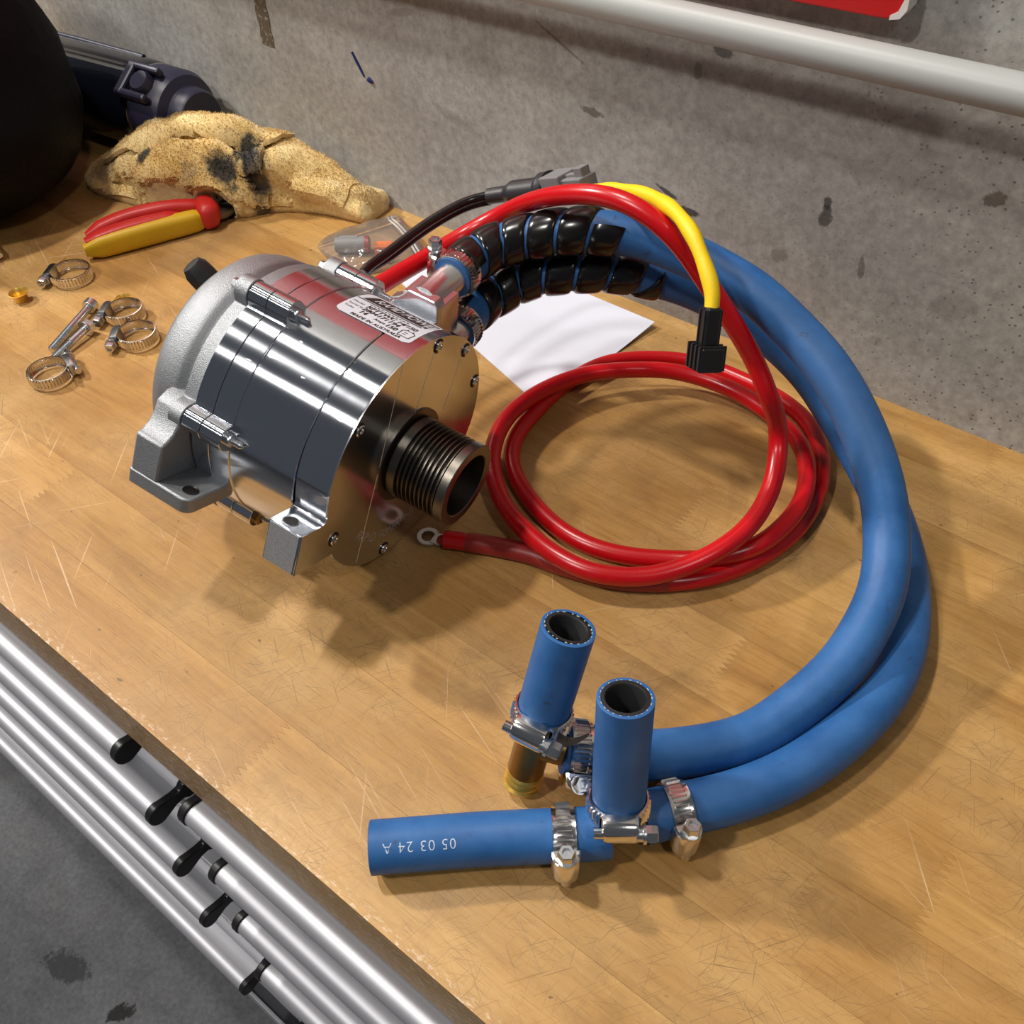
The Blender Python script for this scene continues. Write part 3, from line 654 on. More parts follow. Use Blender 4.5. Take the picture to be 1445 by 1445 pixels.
def clamp_on(parent, c, ax, r, hint, w=.0128, tail=True, mat=None):
    band, ribs, hous, scr, tip, tl = clamp_meshes(c, ax, r, hint, w, tail)
    b = W('hose_clamp', band, mat or M_chrome, parent, 40)
    for nm, m in (('band_slots', ribs), ('screw_housing', hous), ('clamp_screw', scr), ('screw_tip', tip), ('band_tail', tl)):
        if m.v: W(nm, m, M_zinc if nm == 'clamp_screw' else M_chrome, b, 30)
    return b
HR = .0145
def hose_mesh(Q, r=HR, open0=False, open1=False, bore=.0102, oval=1.0):
    mb = MB(); fr = mb.sweep(Q, r, 36, caps=False)
    ends = []
    for op, f, sgn in ((open0, fr[0], 1), (open1, fr[-1], -1)):
        P, T, u, w = f; t = np.linspace(0, 2*math.pi, 36, endpoint=False)
        ring_o = [P + r*(math.cos(q)*u + math.sin(q)*w) for q in t]
        if op: mb.grid([ring_o, [P - sgn*T*.0004 + (r*.93)*(math.cos(q)*u + math.sin(q)*w) for q in t], [P - sgn*T*.0002 + (r*.86)*(math.cos(q)*u + math.sin(q)*w) for q in t]], wrap=True); ends.append((f, sgn))
        else: mb.add(ring_o, [tuple(range(36))])
    return mb, fr, ends
M_thread = simple('cord_ply', (.52, .50, .34), .8, 0, .2, 500)
def hose_end(parent, hose, f, sgn, r=HR, bore=.0098, depth=.045, oval=1.0):
    P, T, u, w = f; T = T*sgn; t = np.linspace(0, 2*math.pi, 40, endpoint=False)
    cir = lambda rr, dz: [P + T*dz + rr*(math.cos(q)*u + oval*math.sin(q)*w) for q in t]
    mb = MB(); mb.grid([cir(r*.865, .0015), cir(r*.865, -.0002), cir(bore + .0008, -.0004), cir(bore, .0006), cir(bore*.97, depth)], wrap=True, cap1=True)
    W('hose_lining', mb, M_hose_in, hose, 40)
    mb = MB()
    for k in range(22):
        q = 2*math.pi*(k + rnd.uniform(-.3, .3))/22; c = P - T*.0002 + r*.885*(math.cos(q)*u + oval*math.sin(q)*w); tg = -math.sin(q)*u + math.cos(q)*w; rd = math.cos(q)*u + math.sin(q)*w
        a_, b_ = rnd.uniform(.0004, .0009), .0003
        mb.add([c - tg*a_ - rd*b_, c + tg*a_ - rd*b_, c + tg*a_ + rd*b_, c - tg*a_ + rd*b_, c - T*.0004], [(0,1,4), (1,2,4), (2,3,4), (3,0,4)])
    W('cord_ends', mb, M_thread, hose, 0)
def spiral(Q, s0, s1, r, pitch, width, phase=0.0, taper_end=True, hand=1):
    """flat-bodied helical guard strip wound round the path Q"""
    d = arclen(Q); T = np.gradient(Q, axis=0); T /= np.linalg.norm(T, axis=1)[:, None]
    u = nrm(V(0,0,1) - T[0]*T[0][2]); U = []
    for i in range(len(Q)):
        u = nrm(u - T[i]*(u @ T[i])); U.append(u.copy())
    U = np.array(U)
    def at(s, ang, rad):
        p = np.array([np.interp(s, d, Q[:, k]) for k in range(3)]); i = min(np.searchsorted(d, s), len(Q) - 1)
        w = np.cross(T[i], U[i]); return p + rad*(math.cos(ang)*U[i] + math.sin(ang)*w)
    turns = (s1 - s0)/pitch; n = int(turns*40); rows = []
    for k in range(n + 1):
        th = 2*math.pi*turns*k/n; sc = s0 + pitch*th/(2*math.pi); wv = width
        e = (n - k)/40
        if taper_end and e < .30: wv = width*max(e/.30, .04)
        e0 = k/40
        if e0 < .2: wv *= .75 + .25*e0/.2
        row = [at(sc - wv/2, hand*th + phase, r + .0001)]
        for v in (-.5, -.488, -.46, -.40, -.25, 0, .25, .40, .46, .488, .5):
            row.append(at(sc + wv*v, hand*th + phase, r + .0005 + .0014*(1 - (abs(v)*2)**9) + .0006*(1 - 4*v*v)))
        row.append(at(sc + wv/2, hand*th + phase, r + .0001)); rows.append(row)
    mb = MB(); mb.grid(rows, wrap=True, cap0=True, cap1=True); return mb

# ------------------------------------------------------------------ coolant hose A: upper spigot -> tee with leaning stub and bare brass barb
QA = resample(HOSE_A, .004, 6)
B1 = V(-.1722, -.4567, .0040); T1 = V(-.1666, -.4201, .1200); A1 = nrm(T1 - B1); L1 = np.linalg.norm(T1 - B1)
C1 = B1 + A1*.038                                   # tee centre
QA = QA[nearest(QA, MA @ Vector((.106, .0622, -.04))):]
QA = np.vstack([QA[:nearest(QA, C1 + nrm(V(.95, .3, -.1))*.012)], ])
hA = empty('coolant_hose', (-.10, -.30, 0), 'blue coolant hose ending in a brass tee with a bare barb and leaning stub', 'hose', 'blue coolant hoses of the alternator')
mb, fr, _ = hose_mesh(QA); W('hose_tube', mb, M_hose, hA, 60)
dA = arclen(QA)
iE = nearest(QA, (-.3139, -.150, .161))
mb = spiral(QA, .0170, dA[iE] - .008, HR, .0232, .0206, 1.2, False, -1); W('spiral_guard', mb, M_blackg, hA, 50)
clamp_on(hA, QA[2], QA[4] - QA[0], HR, (-.98, -.10, .14), tail=False)
tA = QA[-1] - QA[-4]; clamp_on(hA, QA[-3], QA[-1] - QA[-5], HR + .0003, (.25, -.95, -.35), .0128, False)
# tee
mb = MB(); mb.lathe([(.0105, .014), (.0105, .060), (.0115, .061), (.0105, .064)], B1, A1, 32); tee = W('tee_fitting', mb, M_brassd, hA, 40)
bp = [(.007, .0), (.0088, .0)]
for k in range(3): bp += [(.0112 - .0006*(k == 0), .0016 + .0046*k), (.0112, .0030 + .0046*k), (.0094, .0056 + .0046*k)]
bp += [(.0098, .0150), (.0102, .0165)]
mb = MB(); mb.lathe(bp, B1, A1, 36); W('brass_barb', mb, M_brass, tee, 40)
mb = MB(); mb.sweep([C1, C1 + (QA[-1] - C1)*.5, QA[-1]], .0100, 24); W('tee_arm', mb, M_brassd, tee, 40)
S1 = np.array([B1 + A1*s for s in np.linspace(.052, L1, 14)])
mb, fr, ends = hose_mesh(S1, HR*1.0, False, True); st = W('hose_stub', mb, M_hose, hA, 60)
hose_end(hA, st, *ends[0], oval=.9)
ck = clamp_on(hA, B1 + A1*.0585, A1, HR + .0004, (.2, -.95, .15), .0128, False)
ax_, h_, t_ = frame(A1, (.2, -.95, .15)); ct = B1 + A1*.0585
mb = MB(); rows = []
for k in range(8):
    u = k/7; c = ct + h_*(HR*.62 + .003 + .004*u) + t_*(HR*.95 + .016*u) + A1*(.001 + .017*u*u); wd = .0052*(1 - .75*u)
    rows.append([c - A1*wd, c - A1*wd + h_*.0006, c + A1*wd + h_*.0006, c + A1*wd])
mb.grid(rows, wrap=True, cap0=True, cap1=True); W('band_tail', mb, M_pulley, ck, 30)

# ------------------------------------------------------------------ coolant hose B: lower spigot -> tee with upright stub and printed tail
QB = resample(HOSE_B, .004, 6)
QB = QB[nearest(QB, MA @ Vector((.102, .0243, -.03))):]
C2 = V(-.1112, -.4497, .0178)
hB = empty('coolant_hose', (-.06, -.40, 0), 'blue coolant hose ending in a tee with an upright stub and date-printed tail', 'hose', 'blue coolant hoses of the alternator')
QB = QB[:nearest(QB, C2 + nrm(V(.45, .9, 0))*.006) + 1]
mb, fr, _ = hose_mesh(QB); W('hose_tube', mb, M_hose, hB, 60)
dB = arclen(QB); iE = nearest(QB, (-.300, -.126, .124))
mb = spiral(QB, .016, dB[iE] + .002, HR, .0232, .0206, .2, True, -1); W('spiral_guard', mb, M_blackg, hB, 50)
clamp_on(hB, QB[1], QB[3] - QB[0], HR, (-.6, .2, -.8), tail=False)
QL = resample(HOSE_L, .004, 3); QL = QL[:nearest(QL, C2 + nrm(V(-.62, -.78, 0))*.004) + 1]
mb, fr, ends = hose_mesh(QL, HR, True, False); tl = W('hose_tail', mb, M_hose, hB, 60); hose_end(hB, tl, *ends[0])
mb = MB(); mb.sweep([QB[-4], C2, QL[-4]], .0105, 24); tee2 = W('tee_fitting', mb, M_brassd, hB, 40)
T2 = V(-.1234, -.4316, .1100); A2 = nrm(T2 - C2); L2 = np.linalg.norm(T2 - C2)
mb = MB(); mb.lathe([(.0105, 0), (.0105, .03)], C2, A2, 24); W('tee_arm', mb, M_brassd, tee2, 40)
S2 = np.array([C2 + A2*s for s in np.linspace(.012, L2, 14)])
mb, fr, ends = hose_mesh(S2, HR, False, True); st = W('hose_stub', mb, M_hose, hB, 60); hose_end(hB, st, *ends[0])
clamp_on(hB, C2 + A2*.0180, A2, HR + .0004, (.6, -.8, .25), .0128, False)
clamp_on(hB, QL[-7], QL[-9] - QL[-5], HR + .0003, (.6, -.75, .05), .0128, False)
clamp_on(hB, QB[-6], QB[-4] - QB[-8], HR + .0003, (.75, -.62, .05), .0128, False)
# printed date, upside down towards the viewer
vs, fs = text2d('05 03 24 A', .0078, -.00008, 0, 1.12)
mb = MB(); dL = arclen(QL); TL = np.gradient(QL, axis=0); TL /= np.linalg.norm(TL, axis=1)[:, None]
w_ = max(p[0] for p in vs)
def on_tail(x, y):
    s = .0075 + (w_ - x); p = np.array([np.interp(s, dL, QL[:, k]) for k in range(3)]); i = min(np.searchsorted(dL, s), len(QL) - 1)
    t = TL[i]; up = nrm(V(0,0,1) - t*t[2]); sd = np.cross(t, up)        # sd points to the viewer's side
    q = math.radians(40) - (.004 - y)/HR*-1.0
    q = math.radians(33) + (y - .0035)/HR
    return p + (HR + .00015)*(math.cos(q)*up + math.sin(q)*sd)
mb.add([on_tail(*p) for p in vs], fs); W('printed_date', mb, M_print, tl, 0)
M_smut = simple('dark_smudge', (.035, .045, .06), .8, 0, .3, 500)

# ------------------------------------------------------------------ red battery cable
QR = resample(RED, .0045, 2)
rc = empty('battery_cable', (-.25, -.2, 0), 'thick red battery cable coiled twice on the worktop with a ring terminal', 'cable')
RR = .0067
mb = MB(); mb.sweep(QR, RR, 20); cb = W('cable_sheath', mb, M_red, rc, 60)
iS = nearest(QR[len(QR)//2:], (-.1840, -.2790, .0067)) + len(QR)//2
iT = nearest(QR[len(QR)//2:], (-.2725, -.3139, .0067)) + len(QR)//2
mb = MB(); n = len(QR) - iS; rad = [RR + .0005]*n
for k in range(n):
    if k > n - 5: rad[k] = RR*(.93 - .03*(k - n + 5))
mb.sweep(QR[iS:], rad, 20, flat=1.0); W('heat_shrink', mb, M_redsh, rc, 60)
# ring terminal
e = V(-.3327, -.3395, .0050); d = nrm(V(-.3459, -.3424, 0) - V(-.3327, -.3395, 0)); sd = V(-d[1], d[0], 0)
mb = MB(); ctr = V(-.3462, -.3425, .0026); n = 40
pts_o, pts_i = [], []
for k in range(n):
    q = 2*math.pi*k/n; pts_o.append((math.cos(q), math.sin(q)))
mb.lathe([(.0048, -.0011), (.0048, .0011), (.0083, .0011), (.0083, -.0011)], ctr, (.06, .02, 1), 44, close=True)
mb.box((-.012, -.0052, -.0011), (-.004, .0052, .0011), lambda p: ctr - d*(-p[0])*-1.0*1.0 if False else ctr + (-d)*(-p[0]) + sd*p[1] + V(0, 0, p[2] + .0006))
W('ring_terminal', mb, M_zinc, rc, 40, bevel=.0003)
mb = MB(); mb.sweep([ctr - d*.0095 + V(0,0,.0008), e - d*.0005 + V(0,0,.0005), e - d*.010 + V(0,0,.0012)], [.0040, .0050, .0056], 18, flat=.75); W('terminal_barrel', mb, M_redsh, rc, 60)

# ------------------------------------------------------------------ sensor lead: black cable, shrink boot, grey plug, yellow sleeve, black plug
sl = empty('sensor_lead', (-.33, -.17, .15), 'black sensor lead joined by a grey plug to a yellow sleeved tail', 'cable')
QK = resample(BLACK_LEAD, .004, 2)
mb = MB(); mb.sweep(QK, .0037, 16); W('black_cable', mb, M_blackg, sl, 60)
mb = MB(); rk = np.clip(arclen(QK)/.05, 0, 1)[:, None]; mb.sweep(QK + rk*V(0, 0, -.0046), .0032, 14); W('black_cable', mb, M_blackg, sl, 60)
QB_ = resample(BOOT, .0015, 0); dd = arclen(QB_); rad = []
for s in dd:
    f = s/dd[-1]
    r = .0066 if f < .27 else (.0066 + (.0098 - .0066)*(f - .27)/.10 if f < .37 else (.0098 if f < .80 else (.0098 + .0030*(f - .80)/.05 if f < .85 else .0128)))
    rad.append(r)
mb = MB(); mb.sweep(QB_, rad, 24, flat=.92); W('shrink_boot', mb, M_shrink, sl, 60)
g0, g1 = np.array(GREY[0]), np.array(GREY[1]); gx = nrm(g1 - g0); gs = nrm(np.cross(gx, (0, 0, 1))); gu = np.cross(gs, gx); gl = np.linalg.norm(g1 - g0)
G = lambda p: g0 + gx*p[0] + gs*p[1] + gu*p[2]
mb = MB().box((-.001, -.0105, -.010), (gl*.50, .0105, .0095), G); W('grey_plug', mb, M_greyp, sl, 0, bevel=.001)
mb = MB().box((gl*.48, -.0085, -.0085), (gl, .0085, .0062), G); gp = W('grey_plug', mb, M_greyp, sl, 0, bevel=.001)
mb = MB().box((gl*.78, -.0045, .005), (gl*.98, .0045, .0125), G); mb.box((gl*.50, -.003, .005), (gl*.86, .003, .0082), G); W('plug_latch', mb, M_greyp, gp, 0, bevel=.0006)
QY = resample(YELLOW, .003, 2); dy = arclen(QY)
mb = MB(); mb.sweep(QY, [.0026 + .0022*min(1, s/.070) - .0003*math.sin(s*190) for s in dy], 18, flat=1.05); W('yellow_sleeve', mb, M_yel, sl, 60)
c0, c1, c2 = [np.array(p) for p in CONN]; cx = nrm(c2 - c0); cs = nrm(np.cross(cx, (.5, .8, .1))); cu = np.cross(cs, cx)
K = lambda p: c0 + cx*p[0] + cs*p[1] + cu*p[2]
cl_ = np.linalg.norm(c2 - c0); cm = cl_*.60
mb = MB().box((-.0015, -.0052, -.0052), (cm + .001, .0052, .0052), K); pl = W('black_plug', mb, M_black, sl, 0, bevel=.0018)
mb = MB().box((cm, -.0092, -.0080), (cl_ + .001, .0092, .0080), K); W('plug_shroud', mb, M_black, pl, 0, bevel=.0015)
for y in (-.0078, -.0026, .0026, .0078):
    mb = MB().box((cm - .001, y - .0009, -.0090), (cl_, y + .0009, .0090), K); W('plug_rib', mb, M_black, pl, 0, bevel=.0004)
for y in (-.0032, .0032):
    mb = MB().box((.0, y - .0008, -.0060), (cm, y + .0008, .0060), K); W('plug_rib', mb, M_black, pl, 0, bevel=.0004)

# ------------------------------------------------------------------ paper sheets
def sheet(pts, z0, lift, name, label):
    A, B, Cc, D = [np.array(p, float) for p in pts]; mb = MB(); rows = []; n = 26
    for side in (0, 1):
        rr = []
        for i in range(n + 1):
            u = i/n; row = []
            for j in range(n + 1):
                v = j/n; p = (A*(1-u) + B*u)*(1-v) + (D*(1-u) + Cc*u)*v
                z = z0 + lift(u, v) - side*.00022; row.append((p[0], p[1], z))
            rr.append(row)
        mb.grid(rr)
    n1 = n + 1; N = n1*n1
    for i in range(n):
        for (a_, b_) in ((i*n1, (i+1)*n1), (i*n1 + n, (i+1)*n1 + n), (i, i+1), (n*n1 + i, n*n1 + i + 1)):
            mb.f.append((a_, b_, b_ + N, a_ + N))
    o = obj(name, mb, M_paper, None, 60); tag(o, label, 'paper', 'paper sheets by the alternator'); return o
pA = (-.3700, -.1750); pB = (-.3555, -.0255); 
dlong = nrm(V(-.6040, -.0850) - V(-.3660, -.1560)) 
sheet([(-.3702, -.1752), (-.3568, -.0250), (-.5800, .0 - .010), (-.5960, -.1050)], .0003, lambda u, v: 0.0, 'paper_sheet', 'white paper sheet lying flat under another sheet beside the alternator')
sheet([(-.3702, -.1752), (-.3540, -.0245), (-.5790, -.0085), (-.5960, -.1050)], .0007, lambda u, v: .0030*max(0, u - .55)**1.5*max(0, 1 - v*1.6)*6, 'paper_sheet', 'top white paper sheet with a lifted corner, partly under the red cable')

# ------------------------------------------------------------------ loose hose clamps
def loose_clamp(c, r, housing_ang, label, tilt=(0,0,1), w=.0105):
    root = empty('hose_clamp', (c[0], c[1], 0), label, 'hose clamp', 'loose hose clamps on the worktop')
    hint = (math.cos(housing_ang), math.sin(housing_ang), 0)
    band, ribs, hous, scr, tip, tl = clamp_meshes((c[0], c[1], w/2 + .0016), tilt, r, hint, w, True)
    W('band', band, M_chrome, root, 40); W('band_slots', ribs, M_chrome, root, 30)
    h = W('screw_housing', hous, M_zinc, root, 30); W('clamp_screw', scr, M_zinc, h, 30); W('screw_tip', tip, M_zinc, h, 30); W('band_tail', tl, M_chrome, root, 30)
    return root
loose_clamp((-.866, -.293), .0180, math.radians(215), 'loose hose clamp lying next to the plier handle tip')
loose_clamp((-.765, -.302), .0160, math.radians(215), 'loose hose clamp beside the bolt heads, a brass ferrule behind it')
loose_clamp((-.724, -.318), .0165, math.radians(222), 'loose hose clamp nearest the cast rear cover of the alternator')
loose_clamp((-.741, -.399), .0165, math.radians(75), 'loose hose clamp lying apart, close to the bolt thread tips')
loose_clamp((-.975, -.335), .0165, math.radians(80), 'loose hose clamp close to the foot of the black bag')

# ------------------------------------------------------------------ bolts
def bolt(p0, p1, kind, label):
    p0, p1 = np.array(p0, float), np.array(p1, float); ax = nrm(p1 - p0); L = np.linalg.norm(p1 - p0)
    root = empty('bolt', tuple(p0*[1, 1, 0]), label, 'bolt', 'bolts on the worktop')
    prof = [(.0028, 0), (.0034, .0006)]
    z = .001
    while z < L*.45: prof += [(.0031, z), (.0036, z + .0005)]; z += .001
    prof += [(.0036, L*.45 + .001), (.0036, L - .008)]
    mb = MB().lathe(prof, p0, ax, 20); W('shank', mb, M_zinc, root, 40)
    if kind == 'socket':
        mb = MB().lathe([(.0062, L - .0085), (.0066, L - .008), (.0066, L - .0005), (.0060, L), (.0034, L), (.0034, L - .004), (0, L - .004)], p0, ax, 28)
    else:
        mb = MB().lathe([(.0068, L - .0062), (.0068, L - .001), (.0058, L), (0, L)], p0, ax, 6); mb.lathe([(.0078, L - .0078), (.0078, L - .0064)], p0, ax, 24)
    W('bolt_head', mb, M_zinc, root, 30)
bolt((-.774, -.3770, .0038), (-.8035, -.3110, .0070), 'socket', 'zinc socket-head bolt lying beside the hex-head bolt')
bolt((-.7600, -.3835, .0042), (-.7725, -.3340, .0086), 'hex', 'zinc hex-head bolt lying between the socket-head bolt and a hose clamp')
# ------------------------------------------------------------------ brass ferrules
def ferrule(x, y, label, tilt=(0,0,1), s=1.0):
    mb = MB().lathe([(.0062*s, 0), (.0066*s, .001), (.0070*s, .0055*s), (.0092*s, .0085*s), (.0096*s, .0092*s), (.0090*s, .0093*s), (.0062*s, .0055*s), (.0055*s, .0012), (0, .0012)], (0,0,0), tilt, 36)
    o = obj('brass_ferrule', mb, M_brass, None, 40); o.location = (x, y, 0.0); tag(o, label, 'ferrule', 'brass ferrules on the worktop')
ferrule(-.876, -.345, 'flared brass ferrule standing alone on the worktop below the black bag')
ferrule(-.786, -.289, 'small brass ferrule half hidden behind a loose hose clamp', s=.8)

# ------------------------------------------------------------------ pliers
M_hred = simple('handle_red', (.52, .018, .014), .42, 0, .1, 60, .1); M_hyel = simple('handle_yellow', (.62, .38, .008), .45, 0, .1, 50, .1)
pr = empty('pliers', (-.86, -.2, 0), 'insulated pliers with red and yellow handles, jaws under the towel', 'pliers')
def bar(P, ra, rb, up=(0,0,1), seg=20, pw=.6):
    """rounded-rectangular bar along P, half sizes ra (sideways) and rb (up)"""
    P = resample(P, .004, 2); mb = MB(); T = np.gradient(P, axis=0); n = len(P); rows = []
    for i in range(n):
        t = nrm(T[i]); u = nrm(np.array(up) - t*(np.array(up) @ t)); w = np.cross(t, u); f = i/(n - 1)
        k = min(1, .55 + 4*min(f, 1 - f)); a_ = np.interp(f, np.linspace(0, 1, len(ra)), ra)*k; b_ = np.interp(f, np.linspace(0, 1, len(rb)), rb)*k
        row = []
        for q in np.linspace(0, 2*math.pi, seg, endpoint=False):
            c, s = math.cos(q), math.sin(q); row.append(P[i] + w*a_*abs(c)**pw*np.sign(c) + u*b_*abs(s)**pw*np.sign(s))
        rows.append(row)
    mb.grid(rows, wrap=True, cap0=True, cap1=True); return mb
fr_ = W('handle', bar([(-.884, -.263, .0115), (-.868, -.2275, .0125), (-.852, -.190, .0125), (-.838, -.158, .012), (-.832, -.143, .012)], [.008, .0085, .009, .009, .008], [.0105, .0115, .012, .0115, .0105]), M_hyel, pr, 60)
W('handle_inlay', bar([(-.887, -.258, .0175), (-.873, -.2225, .0195), (-.858, -.188, .0192), (-.849, -.167, .0185)], [.0085, .0085, .0085, .007], [.0062, .007, .007, .006]), M_hred, fr_, 60)
W('handle', bar([(-.902, -.247, .0125), (-.889, -.207, .0175), (-.868, -.172, .019), (-.850, -.146, .016), (-.843, -.135, .014)], [.0075, .0085, .009, .0085, .008], [.0105, .011, .011, .011, .010]), M_hred, pr, 60)
W('handle_web', bar([(-.890, -.2480, .010), (-.872, -.206, .0105), (-.853, -.164, .0105)], [.008, .008, .008], [.006, .0065, .0065]), M_hred, pr, 60)
W('finger_guard', bar([(-.8440, -.1500, .0142), (-.8375, -.1400, .0150), (-.8325, -.130, .0142)], [.0185, .020, .014], [.0135, .0145, .011]), M_hred, pr, 60)
mb = bar([(-.838, -.140, .011), (-.834, -.130, .010), (-.833, -.120, .009), (-.833, -.110, .008)], [.010, .011, .009, .005], [.006, .006, .005, .004]); W('jaws', mb, M_pulley, pr, 60)

# ------------------------------------------------------------------ zip bag with connector parts
def film_mat():
    t = NT('clear_film'); tr = t.new('ShaderNodeBsdfTransparent'); gl = t.new('ShaderNodeBsdfGlossy'); gl.inputs['Roughness'].default_value = .08
    df = t.new('ShaderNodeBsdfDiffuse'); df.inputs[0].default_value = (.8, .8, .82, 1)
    lw = t.new('ShaderNodeLayerWeight'); lw.inputs[0].default_value = .30
    nz = t.noise(t.coord(), 55, 3); bp = t.new('ShaderNodeBump'); t.l.new(nz, bp.inputs['Height']); bp.inputs['Strength'].default_value = .6; bp.inputs['Distance'].default_value = .004
    t.l.new(bp.outputs[0], gl.inputs['Normal']); t.l.new(bp.outputs[0], lw.inputs['Normal'])
    m0 = t.new('ShaderNodeMixShader'); m0.inputs[0].default_value = .08; t.l.new(tr.outputs[0], m0.inputs[1]); t.l.new(df.outputs[0], m0.inputs[2])
    m = t.new('ShaderNodeMixShader'); t.l.new(t.math('ADD', t.math('MULTIPLY', lw.outputs['Fresnel'], .8), .03), m.inputs[0]); t.l.new(m0.outputs[0], m.inputs[1]); t.l.new(gl.outputs[0], m.inputs[2])
    t.l.new(m.outputs[0], t.out.inputs[0]); return t.m
M_film2 = film_mat()
zb = empty('zip_bag', (-.655, -.075, 0), 'clear plastic zip bag with a red seal line holding connector parts', 'bag')
A_, B_, C_, D_ = V(-.709, -.108), V(-.640, -.134), V(-.596, -.058), V(-.675, -.018)
for layer in (1, 0):
    mb = MB(); rows = []; n = 24
    for i in range(n + 1):
        row = []
        for j in range(n + 1):
            u, v = i/n, j/n; p = (A_*(1-u) + B_*u)*(1-v) + (D_*(1-u) + C_*u)*v
            e = (16*u*(1-u)*v*(1-v))**.32; z = .0006 + layer*(.0225*e + .0010*math.sin(u*9 + v*7)*e + .0008*math.sin(v*23)*e) + (.006*max(0, v - .7)*layer)
            row.append((p[0], p[1], z))
        rows.append(row)
    mb.grid(rows); W('film', mb, M_film2, zb, 180)
M_seal = simple('seal_red', (.55, .06, .07), .4); M_sealw = simple('seal_white', (.78, .76, .76), .3)
def bagpt(u, v, z): p = (A_*(1-u) + B_*u)*(1-v) + (D_*(1-u) + C_*u)*v; return (p[0], p[1], z)
mb = MB(); mb.sweep([bagpt(u, .985, .004 + .004*math.sin(u*3.1)) for u in np.linspace(.02, .98, 12)], .0008, 8); W('seal_line', mb, M_seal, zb)
for v in (.90, .86):
    mb = MB(); mb.sweep([bagpt(u, v, .006 + .006*math.sin(u*3.1)) for u in np.linspace(.02, .98, 12)], .0011, 8, flat=.5); W('seal_strip', mb, M_sealw, zb)
cn = empty('wire_connector', (-.670, -.098, 0), 'grey plastic connector with a red seal inside the clear bag', 'connector')
mb = MB(); mb.sweep([(-.684, -.1030, .0095), (-.671, -.0935, .0096), (-.660, -.0850, .0096)], [.0078, .0084, .0082], 18, flat=1.0); W('connector_shell', mb, M_greyp, cn, 40)
mb = MB(); mb.sweep([(-.681, -.0990, .0165), (-.674, -.0940, .0172), (-.666, -.0885, .0170)], .0018, 10); W('latch', mb, M_greyp, cn, 40)
mb = MB(); mb.sweep([(-.660, -.0850, .0096), (-.6568, -.0825, .0096)], .0086, 18); W('seal_ring', mb, M_redsh, cn, 40)
M_or = simple('orange_plastic', (.80, .17, .012), .45, 0, .05, 60)
mb = MB().box((-.010, -.006, .0008), (.010, .006, .010), lambda p: (-.6445 + p[0]*.8 - p[1]*.6, -.0735 + p[0]*.6 + p[1]*.8, p[2])); w1 = obj('wedge_lock', mb, M_or, None, 0, bevel=.001); tag(w1, 'orange plastic wedge lock inside the clear bag', 'wedge')
for k, (x, y, q) in enumerate(((-.632, -.090, .5), (-.627, -.084, .9), (-.634, -.084, .2))):
    d = V(math.cos(q), math.sin(q), 0); p = V(x, y, .0024 + .0031*k)
    mb = MB(); mb.sweep([p - d*.009, p - d*.002, p + d*.001, p + d*.009], [.0016, .0016, .0011, .0009], 10)
    o = obj('contact_pin', mb, M_zinc, None, 40); tag(o, ['small metal contact pin lowest in the pile in the clear bag', 'small metal contact pin lying across the middle of the pin pile in the bag', 'small metal contact pin on top of the pin pile in the bag'][k], 'pin', 'contact pins in the bag')

# ------------------------------------------------------------------ value noise for soft shapes
_g = np.random.RandomState(3).rand(32, 32, 32)
def vnoise(p):
    p = np.asarray(p, float); i = np.floor(p).astype(int); f = p - i; f = f*f*(3 - 2*f); r = 0
    for dx in (0, 1):
        for dy in (0, 1):
            for dz in (0, 1):
                w = (f[0] if dx else 1-f[0])*(f[1] if dy else 1-f[1])*(f[2] if dz else 1-f[2])
                r += w*_g[(i[0]+dx) % 32, (i[1]+dy) % 32, (i[2]+dz) % 32]
    return r
def fbm(p, o=4):
    p = np.asarray(p, float); s = 0; a = .5
    for k in range(o): s += a*(vnoise(p*2**k + k*7.3) - .5); a *= .5
    return s

# ------------------------------------------------------------------ stained yellow towel
def towel_mat():
    t = NT('yellow_terry'); w = t.coord()
    a = t.noise(w, 26, 5, .65); b = t.noise(w, 300, 3, .6); g = t.noise(w, 16, 5, .7, .5)
    cl = t.mix((.66, .43, .14), (.86, .68, .35), t.ramp(a, [(.3, 0.0), (.7, 1.0)]))
    cl = t.mix(cl, t.ramp(b, [(.3, (.72, .68, .60)), (.7, (1.1, 1.1, 1.1))]), .7, 'MULTIPLY')
    cl = t.mix(cl, (.28, .24, .17), t.math('MULTIPLY', t.ramp(g, [(.54, 0.0), (.72, 1.0)]), .55))
    sx = t.new('ShaderNodeSeparateXYZ'); t.l.new(w, sx.inputs[0]); jit = t.math('MULTIPLY', t.math('SUBTRACT', t.noise(w, 70, 4, .7), .5), 2.2)
    for (mx, my, ra, rb, ang, op) in ((-.826, -.082, .016, .022, .3, .95), (-.836, -.112, .018, .014, .3, .95), (-.812, -.088, .012, .016, 0, .85), (-.916, -.148, .010, .010, .3, .9), (-.995, -.155, .030, .022, .2, .45), (-.945, -.105, .035, .012, .9, .35)):
        dx = t.math('SUBTRACT', sx.outputs[0], mx); dy = t.math('SUBTRACT', sx.outputs[1], my); ca, sa = math.cos(ang), math.sin(ang)
        u = t.math('DIVIDE', t.math('ADD', t.math('MULTIPLY', dx, ca), t.math('MULTIPLY', dy, sa)), ra); v = t.math('DIVIDE', t.math('SUBTRACT', t.math('MULTIPLY', dy, ca), t.math('MULTIPLY', dx, sa)), rb)
        d = t.math('ADD', t.math('ADD', t.math('MULTIPLY', u, u), t.math('MULTIPLY', v, v)), jit)
        cl = t.mix(cl, (.028, .028, .030), t.math('MULTIPLY', t.ramp(d, [(.35, 1.0), (1.15, 0.0)]), op))
    t.P(Base_Color=cl, Roughness=.95, Sheen_Weight=.3); t.b.inputs['Specular IOR Level'].default_value = .1
    return t.m
M_towel = towel_mat()
